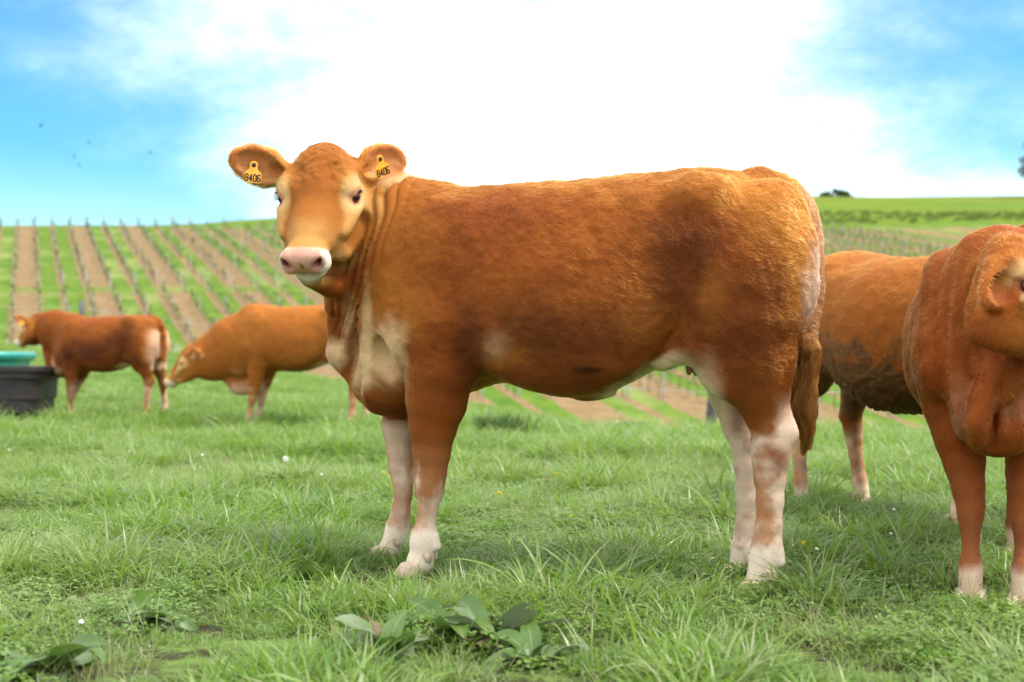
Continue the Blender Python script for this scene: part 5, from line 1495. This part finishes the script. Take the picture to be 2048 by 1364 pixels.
def scatter():
    g = np.random.default_rng(99)
    P, I, S, T = [], [], [], []
    def pts(n, y0, y1, amax=.60, bias=1.0):
        Y = np.sqrt(g.random(n) * (y1 ** 2 - y0 ** 2) + y0 ** 2); X = (g.random(n) * 2 - 1) * amax * Y
        return X, Y
    def nz(X, Y, sc, seed): return fbm(np.stack([X, Y, np.zeros_like(X)], 1), sc, seed, 3)
    bare = [(ground_at(1660, 1065), .18), (ground_at(1700, 1045), .13), (ground_at(560, 1215), .05), (ground_at(1030, 1345), .07), (ground_at(1290, 1035), .08)]
    def add(n, y0, y1, ids, s0, s1, keep=None, hmod=True, amax=.60):
        X, Y = pts(n, y0, y1, amax)
        nn = nz(X, Y, 2.2, 5); n2 = nz(X, Y, .7, 8)
        m = np.ones(n, bool) if keep is None else keep(nn, n2, X, Y)
        for c, r in bare: m &= ((X - c[0]) ** 2 + ((Y - c[1]) * .8) ** 2 > (r * (.5 + g.random(n))) ** 2)
        X, Y, nn, n2 = X[m], Y[m], nn[m], n2[m]; k = len(X)
        Z = height(X, Y); P.append(np.stack([X, Y, Z], 1)); I.append(g.choice(ids, k)); 
        sc = s0 + (s1 - s0) * g.random(k)
        if hmod: sc = sc * (.7 + .9 * np.clip((nn - .3) / .4, 0, 1))
        S.append(sc); T.append(np.clip((n2 - .38) / .24 + g.normal(0, .25, k), 0, 1))
    near = 8.5
    add(12500, 2.3, near, [0, 1, 2, 3], .8, 1.3, lambda a, b, X, Y: a + g.normal(0, .05, len(a)) > .22)
    add(5200, 2.3, near, [4, 5, 6], .7, 1.25, lambda a, b, X, Y: a > .42)
    add(2600, 3.4, near + 2, [7, 8, 9], .55, 1.05, lambda a, b, X, Y: (a > .57))
    add(3600, 2.3, 7, [10, 11], .8, 1.5, lambda a, b, X, Y: b > .45, False)
    add(2600, 2.6, 9, [12, 13], .8, 1.4, lambda a, b, X, Y: (a < .55) & (b > .40), False)
    add(17000, near, 17, [0, 1, 2, 3, 4, 5], 1.2, 2.0)
    add(3000, near, 18, [4, 5, 6, 7], .9, 1.5, lambda a, b, X, Y: a > .5)
    add(17000, 15, 33, [14, 15], .5, .85)
    P, I, S, T = map(np.concatenate, (P, I, S, T)); n = len(P)
    me = bpy.data.meshes.new('grass'); me.vertices.add(n); me.vertices.foreach_set('co', P.astype(np.float32).ravel()); me.update()
    def at(nm, ty, arr, key='value'):
        a = me.attributes.new(nm, ty, 'POINT'); a.data.foreach_set(key, arr)
    at('pick', 'INT', I.astype(np.int32)); at('size', 'FLOAT', S.astype(np.float32)); at('tint', 'FLOAT', T.astype(np.float32))
    rot = np.zeros((n, 3), np.float32); rot[:, 2] = g.random(n) * 6.283; rot[:, 0] = g.normal(0, .12, n); rot[:, 1] = g.normal(0, .12, n)
    at('turn', 'FLOAT_VECTOR', rot.ravel(), 'vector')
    o = bpy.data.objects.new('grass', me); COL.objects.link(o); tag(o, kind='stuff')
    ng = bpy.data.node_groups.new('turf_scatter', 'GeometryNodeTree')
    ng.interface.new_socket('Geometry', in_out='INPUT', socket_type='NodeSocketGeometry'); ng.interface.new_socket('Geometry', in_out='OUTPUT', socket_type='NodeSocketGeometry')
    nd = ng.nodes; gi = nd.new('NodeGroupInput'); go = nd.new('NodeGroupOutput'); ip = nd.new('GeometryNodeInstanceOnPoints'); ci = nd.new('GeometryNodeCollectionInfo')
    ci.inputs['Collection'].default_value = lib; ci.inputs['Separate Children'].default_value = True; ci.inputs['Reset Children'].default_value = True
    def na(nm, ty):
        q = nd.new('GeometryNodeInputNamedAttribute'); q.data_type = ty; q.inputs[0].default_value = nm; return q.outputs[0]
    L = ng.links.new
    L(gi.outputs[0], ip.inputs['Points']); L(ci.outputs[0], ip.inputs['Instance']); ip.inputs['Pick Instance'].default_value = True
    L(na('pick', 'INT'), ip.inputs['Instance Index']); L(na('size', 'FLOAT'), ip.inputs['Scale'])
    e2r = nd.new('FunctionNodeEulerToRotation'); L(na('turn', 'FLOAT_VECTOR'), e2r.inputs[0]); L(e2r.outputs[0], ip.inputs['Rotation'])
    L(ip.outputs[0], go.inputs[0])
    md = o.modifiers.new('scatter', 'NODES'); md.node_group = ng
    print('GRASS', n)
scatter()

# ------------------------------------------------------------------ broad-leaved plants and flowers
DOCK = leaf_mat('dock_leaf', (0.055, 0.115, 0.014), (0.095, 0.165, 0.028), .3)
DOCKB = leaf_mat('grey_dock_leaf', (0.10, 0.15, 0.06), (0.17, 0.20, 0.11), .2)
DOCKR = leaf_mat('withered_leaf', (0.14, 0.10, 0.045), (0.20, 0.16, 0.08), .2)
def leaf_mesh(name, L, w, yaw, el, droop, twist, mat, parent, seed, base=(0, 0, 0)):
    g = np.random.default_rng(seed); n = 9; V, Q = [], []
    d = np.array([math.cos(yaw), math.sin(yaw), 0]); sd = np.array([-d[1], d[0], 0]); p = np.array(base, float); th = el
    ph = g.random() * 6
    for i in range(n + 1):
        t = i / n; wd = w * .5 * (math.sin(math.pi * min(1, t * .93 + .07)) ** .75) * (1 if t > .12 else .35) + .0015
        up = np.array([-d[0] * math.sin(th), -d[1] * math.sin(th), math.cos(th)])
        s2 = sd * math.cos(twist * t) + up * math.sin(twist * t)
        e1, e2 = .25 * wd + .18 * wd * math.sin(9 * t + ph), .25 * wd + .18 * wd * math.sin(10 * t + ph + 2)
        V += [p - s2 * wd + up * e1, p - s2 * wd * .5 + up * .10 * wd, p, p + s2 * wd * .5 + up * .10 * wd, p + s2 * wd + up * e2]
        th -= droop / n; p = p + (d * math.cos(th) + np.array([0, 0, 1]) * math.sin(th)) * L / n
    for i in range(n):
        for j in range(4): b = i * 5 + j; Q.append((b, b + 1, b + 6, b + 5))
    o = mesh_obj(name, V, Q, mat, parent); set_col(o.data, 'rib', np.array([(0, 0, 0), (0, 0, 0), (1, 1, 1), (0, 0, 0), (0, 0, 0)] * (n + 1))); return o
def dock(u, v, n, L, label, seed, grey=.25):
    p = ground_at(u, v); g = np.random.default_rng(seed); L *= 1.02; n = int(n * 1.4); root = empty('dock_plant', p); tag(root, label, 'weed', 'broad-leaved docks in the grass')
    for i in range(n):
        m = DOCKR if g.random() < .04 else (DOCKB if g.random() < grey else DOCK)
        leaf_mesh('leaf', L * g.uniform(.5, 1.2), L * g.uniform(.22, .36), g.random() * 6.28, R_(g.uniform(25, 75)), R_(g.uniform(40, 120)), g.normal(0, .6), m, root, seed * 50 + i, (g.normal(0, .012), g.normal(0, .012), 0))
dock(900, 1285, 15, .20, 'broad dock plant with upright pale leaf in the centre foreground', 1)
dock(985, 1300, 15, .18, 'dock plant with curled grey leaves beside the centre foreground clump', 2, .5)
dock(775, 1330, 12, .18, 'dock plant with one long bright leaf at the bottom edge', 3)
dock(1075, 1335, 12, .15, 'low dock with drooping grey leaves near the bottom edge, right of centre', 4, .5)
dock(1100, 1150, 6, .13, 'dock leaf clump in front of the heifer, nearer her forelegs', 5)
dock(1310, 1150, 9, .16, 'dock plant with a tall slanting leaf between the legs of the heifer', 6)
dock(1250, 1160, 6, .12, 'small dull dock beside the tall slanting leaf under the heifer', 7, .5)
dock(262, 1262, 8, .17, 'dock with two spread bright leaves in the left foreground', 8)
dock(110, 1352, 8, .20, 'big out of focus dock in the bottom left corner', 9)
dock(610, 1170, 7, .13, 'blurred dock leaves left of the front hooves', 10)
dock(1850, 1175, 8, .12, 'dark dock beside the hooves of the cow at the right edge', 11)
dock(665, 1290, 5, .14, 'grey arching dock leaf left of the foreground clump', 12, .7)
dock(500, 1130, 5, .11, 'small dock hidden in short grass left of the heifer', 13)
dock(1700, 1235, 5, .10, 'small dock in the turf at the lower right', 14)
# bushy weeds farther back
HERB = leaf_mat('nettle_leaf', (0.080, 0.190, 0.030), (0.16, 0.27, 0.065), .4)
bush(ground_at(1258, 880), .85, .21, 'bushy green weed clump in the meadow seen under the heifer', 2300, .030, 21, HERB, 'weed_clump', 'weed')
def rush(u, v, w, h, label, seed):
    p = ground_at(u, v); root = empty('rush_tuft', p); tag(root, label, 'grass tuft', 'tall tufts in the meadow behind the heifer')
    g = np.random.default_rng(seed); parts = []
    for i in range(260):
        x, y = g.normal(0, w * .3), g.normal(0, w * .2); l = h * g.uniform(.5, 1); dx, dy = g.normal(0, .25) * l, g.normal(0, .25) * l
        parts.append(tube([(x, y, -.02), (x + dx * .4, y + dy * .4, l * .6), (x + dx, y + dy, l)], [.0055, .004, .0008], 3, False))
    V, Q = join(*parts); mesh_obj('blade', V, Q, RUSH, root); tag(root.children[0], kind='stuff')
RUSH = leaf_mat('rush_blade', (0.060, 0.120, 0.024), (0.11, 0.18, 0.045), .3)
rush(1012, 882, .34, .27, 'dark upright tuft under the front of the belly, right one of two', 1)
rush(968, 880, .16, .22, 'dark upright tuft under the front of the belly, left one of two', 2)
rush(575, 985, .20, .12, 'dark short tuft left of the forelegs of the heifer', 3)
YEL = simple_mat('buttercup_petal', (0.86, 0.66, 0.015), 0.3, 0.08, 60, 0.05, 0.6)
STEM = simple_mat('flower_stem', (0.12, 0.20, 0.04), 0.6, 0.2, 60, 0.05)
WHITE = simple_mat('white_floret', (0.75, 0.74, 0.68), 0.7, 0.08, 90, 0.1)
BROWN = simple_mat('seed_head_brown', (0.22, 0.15, 0.08), 0.8, 0.3, 90, 0.1)
def flower(u, vb, vt, kind, label, seed, name, grp, size=.0145):
    vb = vb + (26 if kind == 'yellow' else 14); p = ground_at(u, vb); s_ = p[1] / F_PX; h = (vb - vt) * s_; g = np.random.default_rng(seed)
    root = empty(name, p); tag(root, label, 'flower', grp)
    tip = np.array([g.normal(0, .006), g.normal(0, .006), h])
    V, Q = tube([(0, 0, -.01), tip * .5 + (g.normal(0, .01), 0, 0), tip], [.0016, .0014, .0011], 5); mesh_obj('stem', V, Q, STEM if kind != 'seed' else BROWN, root)
    if kind == 'yellow':
        for k in range(5):
            a = k * 1.2566 + g.random() * .2
            leaf_mesh('petal', size, size * 1.0, a, R_(38), R_(-30), 0, YEL, root, seed * 9 + k, tip)
        V, Q = sphere_mesh(tip + (0, 0, .001), size * .28, 8, 5); mesh_obj('flower_centre', V, Q, YEL, root)
    elif kind == 'white':
        parts = []
        for k in range(16):
            d = g.normal(size=3); d[2] = abs(d[2]); d = nrm(d); parts.append(sphere_mesh(tip + d * size * .6, np.array([size * .3, size * .3, size * .35]), 6, 4))
        V, Q = join(*parts); mesh_obj('flower_head', V, Q, WHITE, root)
    elif kind == 'clock':
        parts = [sphere_mesh(tip, size * .2, 8, 6)]
        for k in range(220):
            d = nrm(g.normal(size=3)); e = tip + d * size
            parts.append(tube([tip + d * size * .15, e], [.00025, .0002], 3, False))
            for j in range(5):
                q = nrm(d + .55 * g.normal(size=3)); parts.append(tube([e - d * size * .12, e - d * size * .12 + q * size * .22], [.00022, .00015], 3, False))
        V, Q = join(*parts); mesh_obj('seed_head', V, Q, WHITE, root, smooth=False)
    else:
        V, Q = sphere_mesh(tip, np.array([.0035, .0035, .010]), 8, 6); mesh_obj('seed_head', V, Q, BROWN, root)
BG = 'yellow buttercups in the grass'
flower(766, 985, 949, 'yellow', 'yellow buttercup beside the far foreleg, the higher of a pair', 1, 'buttercup', BG)
flower(779, 985, 957, 'yellow', 'yellow buttercup touching the far foreleg, the lower of a pair', 2, 'buttercup', BG)
flower(993, 1025, 989, 'yellow', 'single yellow buttercup right of the forelegs', 3, 'buttercup', BG)
flower(1114, 995, 950, 'yellow', 'yellow buttercup under the middle of the belly', 4, 'buttercup', BG, .012)
flower(1146, 1060, 1034, 'yellow', 'tiny yellow buttercup low in the grass below the belly', 5, 'buttercup', BG, .009)
flower(1605, 1125, 1091, 'yellow', 'yellow buttercup right of the hind hooves', 6, 'buttercup', BG)
flower(571, 985, 918, 'clock', 'white round dandelion clock standing left of the heifer', 7, 'dandelion_clock', None, .0155)
WG = 'small white flower heads in the grass'
for i, (u, vb, vt, lb) in enumerate([(1636, 1150, 1100, 'white flower head below the hind hooves towards the right'), (1788, 1060, 1020, 'white flower head left of the cow at the right edge'), (1588, 1125, 1092, 'white flower head close beside the hind hoof'),
        (1780, 1095, 1069, 'white flower head on short turf before the right cow'), (155, 1310, 1247, 'pale closed flower head on a stalk in the left foreground'), (258, 935, 903, 'white flower head in the meadow at the left'), (410, 945, 910, 'white flower head above the long grass on the left'),
        (640, 985, 950, 'white flower head right of the dandelion clock'), (20, 930, 900, 'white flower head at the far left edge'), (150, 880, 855, 'white flower head below the young cow')]):
    flower(u, vb, vt, 'white', lb, 20 + i, 'white_flower', WG, .008)
SG = 'brown seed heads on thin stalks'
for i, (u, vb, vt, lb) in enumerate([(188, 905, 845, 'brown seed head on a stalk in front of the young cow'), (945, 1000, 912, 'seed head on a leaning stalk right of the near foreleg'), (1090, 1010, 928, 'tall seed head under the belly, left of the buttercup'), (222, 950, 880, 'brown seed head at left among long grass'),
        (540, 915, 862, 'thin seed head in front of the grazing cow'), (500, 985, 945, 'seed head left of the dark grass tuft'), (450, 955, 915, 'seed head in the long grass left of centre'), (1075, 1030, 965, 'seed head on dark stalk below the belly'), (1910, 1190, 1105, 'seed stalk standing before the foreleg of the right cow'), (2015, 1215, 1155, 'seed stalk between the forelegs of the right cow')]):
    flower(u, vb, vt, 'seed', lb, 50 + i, 'seed_stalk', SG)
print('TOTAL', time.time() - T0)
